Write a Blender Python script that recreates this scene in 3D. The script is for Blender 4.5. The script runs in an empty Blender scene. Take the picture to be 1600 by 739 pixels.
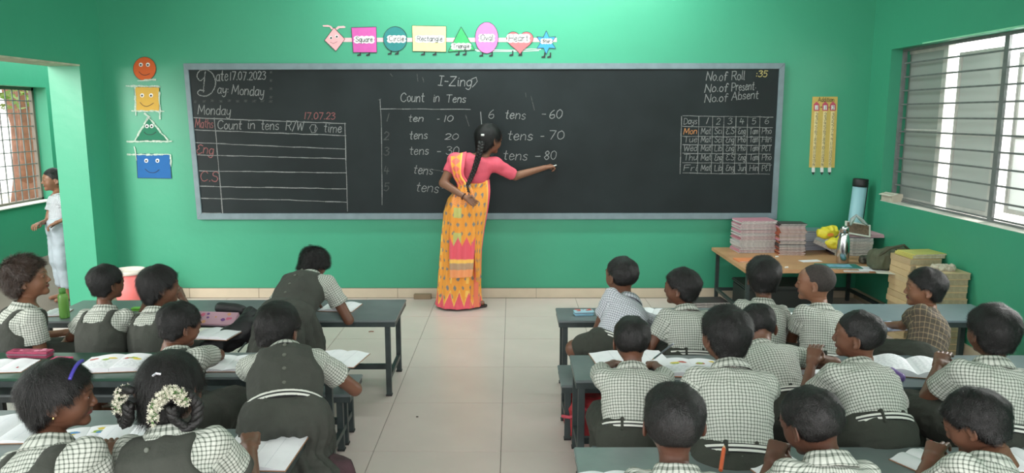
import bpy, bmesh, math, random
import numpy as np
from mathutils import Vector, Matrix
PI = math.pi
random.seed(7)
COL = bpy.context.scene.collection
SC = bpy.context.scene

# ------------------------------------------------------------------ camera
FPX, TH, HC = 1173.0, math.atan(189.5 / 1173.0), 1.5625
CT, ST = math.cos(TH), math.sin(TH)
cam_d = bpy.data.cameras.new('camera'); cam = bpy.data.objects.new('camera', cam_d); COL.objects.link(cam)
cam.location = (0, 0, HC); cam.rotation_euler = (PI / 2 - TH, 0, 0)
cam_d.sensor_width = 36.0; cam_d.lens = 36.0 * FPX / 1600.0; cam_d.clip_start = 0.02
SC.camera = cam

# ------------------------------------------------------------------ world, lights, exposure
w = bpy.data.worlds.new('sky'); SC.world = w; w.use_nodes = True
nt = w.node_tree; nt.nodes.clear()
out = nt.nodes.new('ShaderNodeOutputWorld'); bg = nt.nodes.new('ShaderNodeBackground')
tc = nt.nodes.new('ShaderNodeTexCoord'); sp = nt.nodes.new('ShaderNodeSeparateXYZ'); cr = nt.nodes.new('ShaderNodeValToRGB')
nt.links.new(tc.outputs['Generated'], sp.inputs[0]); nt.links.new(sp.outputs['Z'], cr.inputs[0])
cr.color_ramp.elements[0].position = 0.0; cr.color_ramp.elements[0].color = (0.60, 0.58, 0.55, 1)
cr.color_ramp.elements[1].position = 0.12; cr.color_ramp.elements[1].color = (1.0, 1.0, 1.0, 1)
nt.links.new(cr.outputs[0], bg.inputs[0]); bg.inputs[1].default_value = 4.2
nt.links.new(bg.outputs[0], out.inputs[0])

def area_light(name, loc, target, sx, sy, power, col=(1, 1, 1)):
    l = bpy.data.lights.new(name, 'AREA'); l.shape = 'RECTANGLE'; l.size = sx; l.size_y = sy; l.energy = power; l.color = col
    o = bpy.data.objects.new(name, l); COL.objects.link(o); o.location = loc
    o.rotation_euler = (Vector(target) - Vector(loc)).to_track_quat('-Z', 'Y').to_euler()
    return o
area_light('window_daylight_right', (3.75, 4.1, 1.85), (0.9, 3.4, 0.0), 2.2, 1.1, 100, (1.0, 0.98, 0.95))
area_light('corridor_daylight', (-4.7, 3.2, 2.4), (-4.1, 6.6, 0.6), 1.0, 1.4, 130, (1.0, 0.98, 0.93))
area_light('ceiling_tube_light', (0.1, 5.55, 3.0), (0.1, 6.2, 1.6), 2.6, 0.15, 62, (0.93, 1.0, 0.98))  # last one: unseen lamp added to brighten the top of the front wall
SC.view_settings.view_transform = 'Standard'; SC.view_settings.look = 'None'
SC.view_settings.exposure = 0.0; SC.view_settings.gamma = 1.0; SC.view_settings.use_curve_mapping = False

# ------------------------------------------------------------------ helpers
def at(px, py, zc):
    xc = (px - 800.0) * zc / FPX; yc = -(py - 369.5) * zc / FPX
    return Vector((xc, zc * CT + yc * ST, HC - zc * ST + yc * CT))
def on(px, py, x=None, y=None, z=None):
    d = at(px, py, 1.0) - Vector((0, 0, HC))
    if z is not None: t = (z - HC) / d.z
    elif y is not None: t = y / d.y
    else: t = x / d.x
    return Vector((0, 0, HC)) + d * t

def srgb(r, g, b):
    f = lambda c: (c / 255 / 12.92) if c / 255 <= 0.04045 else ((c / 255 + 0.055) / 1.055) ** 2.4
    return (f(r), f(g), f(b), 1.0)

MATS = {}
def mat(name, col, rough=0.6, metal=0.0, var=0.0, vscale=8.0, bump=0.0, bscale=40.0, col2=None, emis=None, trans=0.0, sheen=0.0, spec=0.5, sub=0.0, attr=None):
    if name in MATS: return MATS[name]
    m = bpy.data.materials.new(name); m.use_nodes = True; n = m.node_tree; b = n.nodes['Principled BSDF']
    b.inputs['Base Color'].default_value = col; b.inputs['Roughness'].default_value = rough; b.inputs['Metallic'].default_value = metal
    b.inputs['Specular IOR Level'].default_value = spec
    if trans: b.inputs['Transmission Weight'].default_value = trans
    if sheen: b.inputs['Sheen Weight'].default_value = sheen
    if sub: b.inputs['Subsurface Weight'].default_value = sub; b.inputs['Subsurface Radius'].default_value = (0.01, 0.004, 0.002)
    if emis: b.inputs['Emission Color'].default_value = col; b.inputs['Emission Strength'].default_value = emis
    t = n.nodes.new('ShaderNodeTexCoord')
    if attr:
        a = n.nodes.new('ShaderNodeAttribute'); a.attribute_name = attr; n.links.new(a.outputs['Color'], b.inputs['Base Color'])
    elif var or col2:
        nz = n.nodes.new('ShaderNodeTexNoise'); nz.inputs['Scale'].default_value = vscale; nz.inputs['Detail'].default_value = 6
        n.links.new(t.outputs['Object'], nz.inputs['Vector'])
        r = n.nodes.new('ShaderNodeValToRGB'); c2 = col2 or tuple(c * (1 - var) for c in col[:3]) + (1,)
        r.color_ramp.elements[0].position = 0.35; r.color_ramp.elements[0].color = c2
        r.color_ramp.elements[1].position = 0.65; r.color_ramp.elements[1].color = col
        n.links.new(nz.outputs[0], r.inputs[0]); n.links.new(r.outputs[0], b.inputs['Base Color'])
    if bump:
        nb = n.nodes.new('ShaderNodeTexNoise'); nb.inputs['Scale'].default_value = bscale; nb.inputs['Detail'].default_value = 4
        n.links.new(t.outputs['Object'], nb.inputs['Vector'])
        bp = n.nodes.new('ShaderNodeBump'); bp.inputs['Strength'].default_value = bump; bp.inputs['Distance'].default_value = 0.01
        n.links.new(nb.outputs[0], bp.inputs['Height']); n.links.new(bp.outputs[0], b.inputs['Normal'])
    MATS[name] = m
    return m

def tag(o, label=None, cat=None, group=None, kind=None):
    if label: o['label'] = label
    if cat: o['category'] = cat
    if group: o['group'] = group
    if kind: o['kind'] = kind
    return o
def empty(name, loc=(0, 0, 0), rz=0.0, label=None, cat=None, group=None):
    o = bpy.data.objects.new(name, None); COL.objects.link(o); o.location = loc; o.rotation_euler = (0, 0, rz); o.empty_display_size = 0.05
    return tag(o, label, cat, group)
def link(name, me, m=None, parent=None, loc=None, rot=None, smooth=False):
    if m is not None and len(me.materials) == 0:
        for q in (m if isinstance(m, (list, tuple)) else [m]): me.materials.append(q)
    if smooth: me.polygons.foreach_set('use_smooth', [True] * len(me.polygons))
    o = bpy.data.objects.new(name, me); COL.objects.link(o)
    if parent: o.parent = parent
    if loc is not None: o.location = loc
    if rot is not None: o.rotation_euler = rot
    return o
class MB:
    """collects simple solids in one mesh"""
    def __init__(s): s.v = []; s.f = []; s.mi = []; s.cur = 0
    def poly(s, verts, faces):
        n = len(s.v); s.v += [tuple(v) for v in verts]; s.f += [tuple(i + n for i in f) for f in faces]; s.mi += [s.cur] * len(faces); return s
    def box(s, lo, hi, M=None, bev=0.0):
        x0, y0, z0 = lo; x1, y1, z1 = hi
        v = [Vector(p) for p in ((x0, y0, z0), (x1, y0, z0), (x1, y1, z0), (x0, y1, z0), (x0, y0, z1), (x1, y0, z1), (x1, y1, z1), (x0, y1, z1))]
        if M is not None: v = [M @ p for p in v]
        return s.poly(v, [(0, 3, 2, 1), (4, 5, 6, 7), (0, 1, 5, 4), (1, 2, 6, 5), (2, 3, 7, 6), (3, 0, 4, 7)])
    def bar(s, a, b, w, h=None, up=(0, 0, 1)):
        a, b = Vector(a), Vector(b); h = h or w; d = (b - a).normalized(); u = Vector(up)
        if abs(d.dot(u)) > .95: u = Vector((0, 1, 0))
        r = d.cross(u).normalized(); u = r.cross(d)
        v = [p + r * (sx * w / 2) + u * (sy * h / 2) for p in (a, b) for sx, sy in ((-1, -1), (1, -1), (1, 1), (-1, 1))]
        return s.poly(v, [(0, 1, 2, 3), (7, 6, 5, 4), (0, 4, 5, 1), (1, 5, 6, 2), (2, 6, 7, 3), (3, 7, 4, 0)])
    def tube(s, pts, r, n=8, cap=True):
        pts = [Vector(p) for p in pts]; rr = r if isinstance(r, (list, tuple)) else [r] * len(pts)
        base = len(s.v); prev = None; vs = []; fs = []
        for i, p in enumerate(pts):
            d = (pts[min(i + 1, len(pts) - 1)] - pts[max(i - 1, 0)]).normalized()
            if prev is None:
                u = Vector((0, 0, 1)) if abs(d.z) < .9 else Vector((1, 0, 0)); a = d.cross(u).normalized()
            else: a = (prev - d * prev.dot(d)).normalized()
            prev = a; b = d.cross(a)
            vs += [p + (a * math.cos(2 * PI * k / n) + b * math.sin(2 * PI * k / n)) * rr[i] for k in range(n)]
        for i in range(len(pts) - 1):
            for k in range(n):
                k2 = (k + 1) % n; fs.append((i * n + k, i * n + k2, (i + 1) * n + k2, (i + 1) * n + k))
        if cap: fs.append(tuple(range(n))[::-1]); fs.append(tuple((len(pts) - 1) * n + k for k in range(n)))
        return s.poly(vs, fs)
    def lathe(s, prof, c=(0, 0, 0), n=20, M=None):
        vs = []; fs = []
        for r, z in prof:
            for k in range(n):
                p = Vector((c[0] + r * math.cos(2 * PI * k / n), c[1] + r * math.sin(2 * PI * k / n), c[2] + z)); vs.append(M @ p if M is not None else p)
        for i in range(len(prof) - 1):
            for k in range(n):
                k2 = (k + 1) % n; fs.append((i * n + k, i * n + k2, (i + 1) * n + k2, (i + 1) * n + k))
        fs.append(tuple(range(n))[::-1]); fs.append(tuple((len(prof) - 1) * n + k for k in range(n)))
        return s.poly(vs, fs)
    def prism(s, outline, y0, y1, M=None):
        """outline in x,z extruded along y"""
        n = len(outline); vs = [Vector((x, y0, z)) for x, z in outline] + [Vector((x, y1, z)) for x, z in outline]
        if M is not None: vs = [M @ p for p in vs]
        return s.poly(vs, [tuple(range(n)), tuple(range(2 * n - 1, n - 1, -1))] + [(i, i + n, (i + 1) % n + n, (i + 1) % n) for i in range(n)])
    def mesh(s, name='mesh', bevel=0.0, seg=2):
        me = bpy.data.meshes.new(name); me.from_pydata(s.v, [], s.f)
        if any(s.mi): me.polygons.foreach_set('material_index', s.mi)
        if bevel:
            bm = bmesh.new(); bm.from_mesh(me); bmesh.ops.recalc_face_normals(bm, faces=bm.faces)
            bmesh.ops.bevel(bm, geom=bm.edges[:], offset=bevel, segments=seg, affect='EDGES', clamp_overlap=True); bm.to_mesh(me); bm.free()
        else:
            bm = bmesh.new(); bm.from_mesh(me); bmesh.ops.recalc_face_normals(bm, faces=bm.faces); bm.to_mesh(me); bm.free()
        me.update(); return me
    def build(s, name, m, parent=None, bevel=0.0, smooth=False, loc=None, rot=None):
        return link(name, s.mesh(name, bevel), m, parent, loc, rot, smooth)

# ------------------------------------------------------------------ materials
def wall_paint(name, c, c2):
    m = bpy.data.materials.new(name); m.use_nodes = True; n = m.node_tree; b = n.nodes['Principled BSDF']
    t = n.nodes.new('ShaderNodeTexCoord'); n1 = n.nodes.new('ShaderNodeTexNoise'); n1.inputs['Scale'].default_value = 1.3; n1.inputs['Detail'].default_value = 8
    n.links.new(t.outputs['Object'], n1.inputs['Vector']); r = n.nodes.new('ShaderNodeValToRGB')
    r.color_ramp.elements[0].position = .3; r.color_ramp.elements[0].color = c2; r.color_ramp.elements[1].position = .7; r.color_ramp.elements[1].color = c
    n.links.new(n1.outputs[0], r.inputs[0]); n.links.new(r.outputs[0], b.inputs['Base Color'])
    n2 = n.nodes.new('ShaderNodeTexNoise'); n2.inputs['Scale'].default_value = 9; n2.inputs['Detail'].default_value = 8; n.links.new(t.outputs['Object'], n2.inputs['Vector'])
    bp = n.nodes.new('ShaderNodeBump'); bp.inputs['Strength'].default_value = .25; bp.inputs['Distance'].default_value = .01
    n.links.new(n2.outputs[0], bp.inputs['Height']); n.links.new(bp.outputs[0], b.inputs['Normal']); b.inputs['Roughness'].default_value = .42
    return m
M_WALL = wall_paint('green_wall_paint', (0.052, 0.345, 0.205, 1), (0.046, 0.315, 0.188, 1))
M_CEIL = mat('ceiling_white', (0.72, 0.78, 0.74, 1), .9)
M_TILE = mat('floor_tile_beige', srgb(208, 192, 186), .30, var=.07, vscale=3.5, bump=.02, bscale=6)
M_GROUT = mat('grout', srgb(110, 100, 92), .9)
M_BASE = mat('skirting_tile', srgb(205, 190, 168), .4, var=.08, vscale=6)
M_BOARD = mat('chalkboard_black', (0.0100, 0.0150, 0.0160, 1), .5, col2=(0.0160, 0.0230, 0.0245, 1), vscale=2.2, spec=.22)
M_BFRAME = mat('board_frame_grey', srgb(120, 138, 145), .5, var=.15, vscale=14)
M_CHALK = mat('chalk_white', (0.30, 0.31, 0.31, 1), .9, col2=(0.13, 0.14, 0.14, 1), vscale=160)
M_CHALKP = mat('chalk_pink', (0.30, 0.12, 0.12, 1), .9, col2=(0.16, 0.06, 0.06, 1), vscale=160)
M_CHALKY = mat('chalk_yellow', (0.45, 0.38, 0.15, 1), .9)
M_CHALKD = mat('chalk_faint', (0.085, 0.09, 0.09, 1), .9, col2=(0.025, 0.03, 0.03, 1), vscale=120)
M_DESK = mat('desk_top_grey', srgb(116, 124, 125), .33, col2=srgb(100, 109, 110), vscale=5, bump=.03, bscale=30)
M_DESKG = mat('desk_top_green', srgb(52, 86, 70), .3, col2=srgb(44, 74, 62), vscale=5)
M_STEEL = mat('steel_frame_dark', srgb(54, 64, 64), .45, col2=srgb(42, 52, 52), vscale=18)
M_WOOD = mat('table_wood', srgb(196, 152, 112), .45, col2=srgb(176, 132, 94), vscale=4)
M_PAPER = mat('paper_white', (0.80, 0.80, 0.82, 1), .8)
M_INK = mat('ink_grey', (0.22, 0.23, 0.27, 1), .8)
M_BLACK = mat('black_plain', (0.012, 0.012, 0.013, 1), .5)
M_WHITE = mat('white_plain', (0.75, 0.75, 0.74, 1), .6)

# ------------------------------------------------------------------ room shell
YB, XR, XL, ZC = 6.35, 2.97, -3.39, 3.15
b = MB(); b.box((XL - .25, YB, -.05), (XR + .25, YB + .23, ZC)); tag(b.build('wall_back', M_WALL), kind='structure')
b = MB()
b.box((XL - .25, 6.02, -.05), (XL, YB, ZC)); b.box((XL - .25, 4.2, 1.955), (XL, 6.02, ZC)); b.box((XL - .25, 3.5, -.05), (XL, 4.2, ZC)); b.box((XL - .25, -.6, 2.3), (XL, 3.5, ZC)); b.box((XL - .25, -.6, -.05), (XL, 1.0, 2.3))  # unseen opening near the camera, added so daylight reaches the right wall
tag(b.build('wall_left', M_WALL), kind='structure')
WZ0, WZ1, WY0, WY1 = .883, 2.07, 3.2, 6.03
b = MB(); TW = .23
b.box((XR, -.6, -.05), (XR + TW, WY0, ZC)); b.box((XR, WY1, -.05), (XR + TW, YB, ZC))
b.box((XR, WY0, -.05), (XR + TW, WY1, WZ0)); b.box((XR, WY0, WZ1), (XR + TW, WY1, ZC))
tag(b.build('wall_right', M_WALL), kind='structure')
b = MB(); b.box((XL - 2.4, -.6, ZC), (XR + .4, YB + .25, ZC + .12)); tag(b.build('ceiling', M_CEIL), kind='structure')
# floor: slab with every tile a piece of its own
b = MB(); b.box((XL - 2.2, -.6, -.06), (XR + .25, 11.0, -.004)); floor = b.build('floor', M_GROUT); tag(floor, kind='structure')
b = MB(); b.box((.0015, .0015, -.006), (.5985, .5985, 0)); tme = b.mesh('floor_tile', bevel=.0012)
first = True
GX, GY = -.052, 4.53
for i in range(-6, 6):
    for j in range(-7, 3):
        x, y = GX + .6 * i, GY + .6 * j
        if x < XL - .3 and False: continue
        o = link('tile', tme, M_TILE, floor, (x, y, 0)); o.rotation_euler = (random.uniform(-.0006, .0006), random.uniform(-.0006, .0006), 0)
# skirting
tr = MB(); tr.box((XL, YB - .012, 0), (XR, YB, .086)); t1 = tr.build('baseboard_back', M_GROUT); tag(t1, kind='structure')
x = XL
while x < XR:
    x2 = min(x + .6, XR); b = MB(); b.box((x + .0015, YB - .016, .001), (x2 - .0015, YB - .0115, .085)); b.build('tile', M_BASE, t1, bevel=.001); x = x2
tr = MB(); tr.box((XR - .012, -.5, 0), (XR, YB - .016, .086)); tag(tr.build('baseboard_right', M_BASE), kind='structure')
tr = MB(); tr.box((XL, 6.02, 0), (XL + .012, YB - .016, .086)); tr.box((XL, 3.5, 0), (XL + .012, 4.2, .086)); tag(tr.build('baseboard_left', M_BASE), kind='structure')

# right window: frame, grille bars, shutter leaves
M_GRILL = mat('grille_grey_paint', srgb(118, 122, 122), .5, var=.2, vscale=20)
M_SHFR = mat('shutter_frame_white', srgb(205, 203, 198), .5, var=.12, vscale=15)
M_SILL = mat('sill_white', srgb(228, 224, 215), .7, var=.1, vscale=9)
def frosted(name, col, tr):
    m = bpy.data.materials.new(name); m.use_nodes = True; n = m.node_tree; bs = n.nodes['Principled BSDF']; bs.inputs['Base Color'].default_value = col; bs.inputs['Roughness'].default_value = .35
    tl = n.nodes.new('ShaderNodeBsdfTranslucent'); tl.inputs[0].default_value = col; mx = n.nodes.new('ShaderNodeMixShader'); mx.inputs[0].default_value = tr
    n.links.new(bs.outputs[0], mx.inputs[1]); n.links.new(tl.outputs[0], mx.inputs[2]); n.links.new(mx.outputs[0], n.nodes['Material Output'].inputs[0]); return m
win = MB(); XG = XR + .10
win.box((XG - .012, WY1 - .03, WZ0), (XG + .012, WY1, WZ1)); win.box((XG - .012, WY0, WZ0), (XG + .012, WY0 + .03, WZ1))
win.box((XG - .011, WY0 + .03, WZ1 - .02), (XG + .011, WY1 - .03, WZ1)); win.box((XG - .011, WY0 + .03, WZ0 + .005), (XG + .011, WY1 - .03, WZ0 + .017))
window = win.build('window_1', M_GRILL); tag(window, kind='structure')
bm_ = MB(); bm_.box((-.006, WY0, -.006), (.006, WY1, .006)); barme = bm_.mesh('bar', bevel=.002)
for k in range(11): link('grille_bar', barme, M_GRILL, window, (XG, 0, WZ1 - .115 - .105 * k + .006))
for px in (1567,):
    yy = on(px, 150, x=XG).y
    b = MB(); b.box((XG - .008, yy - .022, WZ0), (XG + .010, yy + .022, WZ1)); b.build('mullion', M_GRILL, window)
b = MB(); b.box((XR + .001, WY0 + .001, WZ0 - .004), (XR + .30, WY1 - .001, WZ0 + .004)); b.build('window_sill', M_SILL, window)
XS = XR + .155
b = MB()
ys = [on(p, 180, x=XS).y for p in (1404, 1472, 1476, 1489, 1557, 1574)]
for (ya, yb, z1) in ((ys[0], ys[1], WZ1 - .02), (ys[3], ys[4], WZ1 - .075)):
    pass
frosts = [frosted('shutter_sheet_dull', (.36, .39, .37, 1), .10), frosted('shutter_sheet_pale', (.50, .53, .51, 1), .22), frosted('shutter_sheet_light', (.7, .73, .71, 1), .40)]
def leaf(ya, yb, z0, z1, fm, dx=0.0):
    x = XS + dx; hi, lo = max(ya, yb), min(ya, yb)
    b = MB(); w_ = .028
    b.box((x - .012, lo, z0), (x + .012, lo + w_, z1)); b.box((x - .012, hi - w_, z0), (x + .012, hi, z1))
    b.box((x - .011, lo + w_, z0), (x + .011, hi - w_, z0 + w_)); b.box((x - .011, lo + w_, z1 - w_), (x + .011, hi - w_, z1)); b.box((x - .008, lo + w_, (z0 + z1) / 2 - .03), (x + .008, hi - w_, (z0 + z1) / 2 - .018))
    f = b.build('shutter', M_SHFR, window)
    b = MB(); b.box((x - .003, lo + w_, z0 + w_), (x + .003, hi - w_, z1 - w_)); b.build('pane', fm, f)
    return f
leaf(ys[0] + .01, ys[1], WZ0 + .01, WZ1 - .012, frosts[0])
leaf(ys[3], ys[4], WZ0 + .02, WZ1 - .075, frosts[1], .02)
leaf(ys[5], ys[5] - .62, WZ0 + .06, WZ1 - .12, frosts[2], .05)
b = MB(); b.box((XS - .02, ys[2] - .01, WZ0), (XS + .03, ys[1] - .006, WZ1)); b.build('window_frame', M_SHFR, window)
b = MB(); b.box((XR - .004, WY0 - .6, WZ1 + .001), (XR + .001, WY1 - .45, WZ1 + .010)); tag(b.build('trim_1', mat('pale_green_strip', srgb(150, 225, 185), .5)), kind='structure')

# corridor beyond the opening on the left
XC = -5.26
b = MB(); cz0, cz1, cy0, cy1 = .60, 1.87, 7.05, 8.63
b.box((XC - .20, 4.6, -.05), (XC, cy0, 2.7)); b.box((XC - .20, cy1, -.05), (XC, 11.0, 2.7)); b.box((XC - .20, cy0, -.05), (XC, cy1, cz0)); b.box((XC - .20, cy0, cz1), (XC, cy1, 2.7))
tag(b.build('wall_corridor', M_WALL), kind='structure')
b = MB(); b.box((XC - .20, 10.9, -.05), (XL, 11.0, 2.7)); b.box((XL - .25, YB + .23, -.05), (XL, 10.9, 2.7))
tag(b.build('wall_corridor_end', M_WALL), kind='structure')
b = MB(); xg = XC - .165
b.box((xg - .02, cy1 - .035, cz0), (xg + .02, cy1, cz1)); b.box((xg - .02, cy0, cz0), (xg + .02, cy0 + .035, cz1)); b.box((xg - .02, cy0, cz0), (xg + .02, cy1, cz0 + .03)); b.box((xg - .02, cy0, cz1 - .035), (xg + .02, cy1, cz1))
w2 = b.build('window_2', mat('old_window_frame', srgb(120, 112, 102), .6)); tag(w2, kind='structure')
for k in range(1, 12):
    b = MB(); y = cy1 - .115 * k; b.box((xg - .005, y - .005, cz0), (xg + .005, y + .005, cz1)); b.build('grille_bar', M_GRILL, w2)
for k in range(1, 9):
    b = MB(); z = cz0 + .14 * k; b.box((xg - .006, cy0, z - .005), (xg + .004, cy1, z + .005)); b.build('grille_bar', M_GRILL, w2)
b = MB(); b.box((XC - .13, cy0 + .002, cz0 - .002), (XC + .02, cy1 - .002, cz0 + .008)); b.build('window_sill', M_SILL, w2)
b = MB(); b.box((XL - .252, 4.2, 1.942), (XL + .004, 6.02, 1.955)); tag(b.build('trim_2', mat('lintel_edge', srgb(190, 190, 165), .7, var=.3, vscale=12)), kind='structure')
# ground outside
b = MB(); b.box((-14, 2, -.3), (XC - .14, 16, -.1)); tag(b.build('ground_outside', mat('dusty_ground', srgb(205, 190, 165), .9, var=.1)), kind='structure')
# ------------------------------------------------------------------ handwriting: a stroke alphabet
G = {
'A': (4.4, [[(0,0),(2.2,6)],[(2.2,6),(4.4,0)],[(.8,2.2),(3.6,2.2)]]),
'B': (4, [[(0,0),(0,6)],[(0,6),(3,5.6),(3,3.6),(0,3.2)],[(0,3.2),(3.8,2.6),(3.4,.2),(0,0)]]),
'C': (4.2, [[(4,5),(2.6,6),(.8,5.2),(0,3),(.8,.8),(2.6,0),(4.2,1)]]),
'D': (4.2, [[(.3,0),(.3,6)],[(.3,6),(2.6,5.8),(4.2,4),(4,1.6),(2.4,.2),(.3,0)]]),
'E': (3.6, [[(3.6,5.4),(2,6),(.6,5),(1.8,3.3)],[(1.8,3.3),(.2,2),(.8,.2),(2.4,0),(3.8,.9)]]),
'F': (3.6, [[(0,0),(0,6),],[(0,6),(3.6,6)],[(0,3.1),(2.8,3.1)]]),
'H': (4, [[(0,0),(0,6)],[(4,0),(4,6)],[(0,3),(4,3)]]),
'I': (2.4, [[(0,6),(2.4,6)],[(1.2,6),(1.2,0)],[(0,0),(2.4,0)]]),
'J': (3.2, [[(0,6),(3.2,6)],[(2.2,6),(2.2,1),(1,0),(0,1)]]),
'L': (3, [[(0,6),(0,0)],[(0,0),(3,0)]]),
'M': (5, [[(0,0),(.6,6)],[(.6,6),(2.5,1.6)],[(2.5,1.6),(4.4,6)],[(4.4,6),(5,0)]]),
'N': (4.2, [[(0,0),(.3,6)],[(.3,6),(3.9,0)],[(3.9,0),(4.2,6)]]),
'O': (4.4, [[(2.2,6),(.4,4.8),(0,3),(.6,.8),(2.2,0),(3.8,.8),(4.4,3),(3.8,5.2),(2.2,6)]]),
'P': (3.8, [[(0,0),(0,6)],[(0,6),(3,5.8),(3.8,4.4),(2.8,3),(0,2.8)]]),
'R': (4, [[(0,0),(0,6)],[(0,6),(3,5.8),(3.6,4.4),(2.6,3.1),(0,2.9)],[(1.8,3),(4,0)]]),
'S': (3.4, [[(3.4,5.2),(2,6),(.4,5.2),(.6,3.8),(2.6,2.8),(3.4,1.4),(2.2,0),(.4,.3),(0,1.1)]]),
'T': (4, [[(0,6),(4,6)],[(2,6),(2,0)]]),
'W': (5.4, [[(0,6),(1.3,0)],[(1.3,0),(2.7,4.6)],[(2.7,4.6),(4.1,0)],[(4.1,0),(5.4,6)]]),
'Z': (3.8, [[(0,6),(3.6,6)],[(3.6,6),(0,0)],[(0,0),(3.8,0)]]),
'a': (2.8, [[(2.6,3.2),(1.3,3.8),(.1,2.4),(.3,.5),(1.5,0),(2.6,1.2)],[(2.7,3.8),(2.6,.6),(3,0)]]),
'b': (2.8, [[(0,6),(0,0)],[(0,2.6),(1.5,3.8),(2.8,2.2),(2,.2),(0,.4)]]),
'c': (2.5, [[(2.5,3.2),(1.3,3.8),(.1,2.4),(.3,.6),(1.4,0),(2.6,.8)]]),
'd': (2.8, [[(2.6,3),(1.3,3.7),(.1,2.2),(.4,.4),(1.5,0),(2.6,1)],[(2.7,6),(2.6,0)]]),
'e': (2.6, [[(.2,1.9),(2.4,2.3),(2,3.6),(1,3.7),(.1,2),(.7,.1),(1.8,0),(2.7,.9)]]),
'f': (2.2, [[(2.4,5.4),(1.6,6),(1,4.8),(.9,0)],[(0,3.6),(2.2,3.6)]]),
'g': (2.8, [[(2.6,3.2),(1.3,3.8),(.1,2.4),(.5,.6),(1.5,.2),(2.6,1.4)],[(2.7,3.7),(2.6,-1),(1.4,-2.2),(0,-1.4)]]),
'h': (2.8, [[(0,6),(0,0)],[(0,2.4),(1.4,3.8),(2.5,2.9),(2.6,0)]]),
'i': (.8, [[(.4,3.7),(.4,.4),(.9,0)],[(.4,5),(.5,5.2)]]),
'j': (1.2, [[(.9,3.7),(.9,-1.4),(0,-2)],[(.9,5),(1,5.2)]]),
'k': (2.6, [[(0,6),(0,0)],[(2.3,3.7),(0,1.8)],[(.8,2.4),(2.6,0)]]),
'l': (.8, [[(.4,6),(.3,.6),(.9,0)]]),
'm': (4.4, [[(0,3.8),(0,0)],[(0,2.6),(1,3.8),(2,3),(2.1,0)],[(2.1,2.6),(3.2,3.8),(4.2,3),(4.3,0)]]),
'n': (2.8, [[(0,3.8),(0,0)],[(0,2.4),(1.3,3.8),(2.5,3),(2.6,0)]]),
'o': (2.6, [[(1.3,3.8),(.1,2.6),(.3,.7),(1.4,0),(2.5,1),(2.5,2.8),(1.3,3.8)]]),
'p': (2.8, [[(0,3.8),(0,-2.2)],[(0,2.8),(1.5,3.8),(2.8,2.2),(2,.2),(0,.6)]]),
'q': (2.8, [[(2.6,3.2),(1.3,3.8),(.1,2.4),(.4,.4),(1.5,0),(2.6,1.2)],[(2.7,3.8),(2.6,-2.2)]]),
'r': (2, [[(0,3.8),(0,0)],[(0,2.2),(1,3.6),(2,3.5)]]),
's': (2.2, [[(2.2,3.3),(1.2,3.8),(.2,3),(.8,2.1),(2,1.5),(2,.4),(1,0),(0,.5)]]),
't': (2, [[(1,5.8),(.9,.7),(1.9,.1)],[(0,3.9),(2,3.9)]]),
'u': (2.8, [[(0,3.8),(.1,.8),(1.2,0),(2.5,1.2)],[(2.6,3.8),(2.6,0)]]),
'v': (2.6, [[(0,3.8),(1.3,0)],[(1.3,0),(2.6,3.8)]]),
'w': (3.8, [[(0,3.8),(.9,0)],[(.9,0),(1.9,3)],[(1.9,3),(2.9,0)],[(2.9,0),(3.8,3.8)]]),
'x': (2.6, [[(0,3.8),(2.6,0)],[(2.6,3.8),(0,0)]]),
'y': (2.8, [[(0,3.8),(.3,1.4),(1.3,.7),(2.5,1.8)],[(2.6,3.8),(2.5,-1),(1.3,-2.2),(.1,-1.3)]]),
'0': (3, [[(1.5,6),(.2,4.6),(.1,1.6),(1.5,0),(2.9,1.6),(2.8,4.6),(1.5,6)]]),
'1': (1.2, [[(.8,6),(.7,0)]]),
'2': (3, [[(.1,4.8),(1.2,6),(2.8,5),(2.4,3),(0,0)],[(0,0),(3,.1)]]),
'3': (2.9, [[(.1,5.4),(1.4,6),(2.7,4.9),(1.2,3.3)],[(1.2,3.3),(2.9,2.4),(2.4,.4),(1,0),(0,.8)]]),
'4': (3.2, [[(.8,6),(.1,2.4)],[(.1,2.4),(3.2,2.4)],[(2.3,4.6),(2.2,0)]]),
'5': (3, [[(2.8,6),(.4,6)],[(.4,6),(.3,3.4)],[(.3,3.4),(2,3.7),(2.9,2),(1.8,0),(0,.5)]]),
'6': (2.8, [[(2.2,6),(.5,4),(.1,1.4),(1.4,0),(2.7,1),(2.3,2.9),(.3,2.2)]]),
'7': (3, [[(0,6),(3,6)],[(3,6),(1,0)]]),
'8': (2.8, [[(1.4,3.2),(.3,4.6),(1.4,6),(2.5,4.7),(1.4,3.2),(.1,1.6),(1.4,0),(2.7,1.5),(1.4,3.2)]]),
'9': (2.8, [[(2.6,5),(1.3,6),(.2,4.6),(1.2,3.3),(2.6,4.4)],[(2.6,5.2),(2.3,0)]]),
'-': (2, [[(0,2.6),(2,2.6)]]), '.': (.6, [[(.2,.1),(.4,.3)]]), ':': (.8, [[(.3,.6),(.4,.9)],[(.3,3),(.4,3.3)]]), '/': (2.4, [[(0,-.6),(2.4,6.4)]]),
'+': (2.6, [[(0,2.8),(2.6,2.8)],[(1.3,4.2),(1.3,1.4)]]), '=': (2.6, [[(0,3.6),(2.6,3.6)],[(0,2),(2.6,2)]]), '?': (2.6, [[(0,4.6),(1.2,6),(2.6,4.8),(1.3,3),(1.3,1.6)],[(1.3,.2),(1.4,.4)]]),
'*': (2, [[(0,2),(2,4)],[(2,2),(0,4)],[(1,1.6),(1,4.4)]]), ' ': (2.2, []),
}
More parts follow.
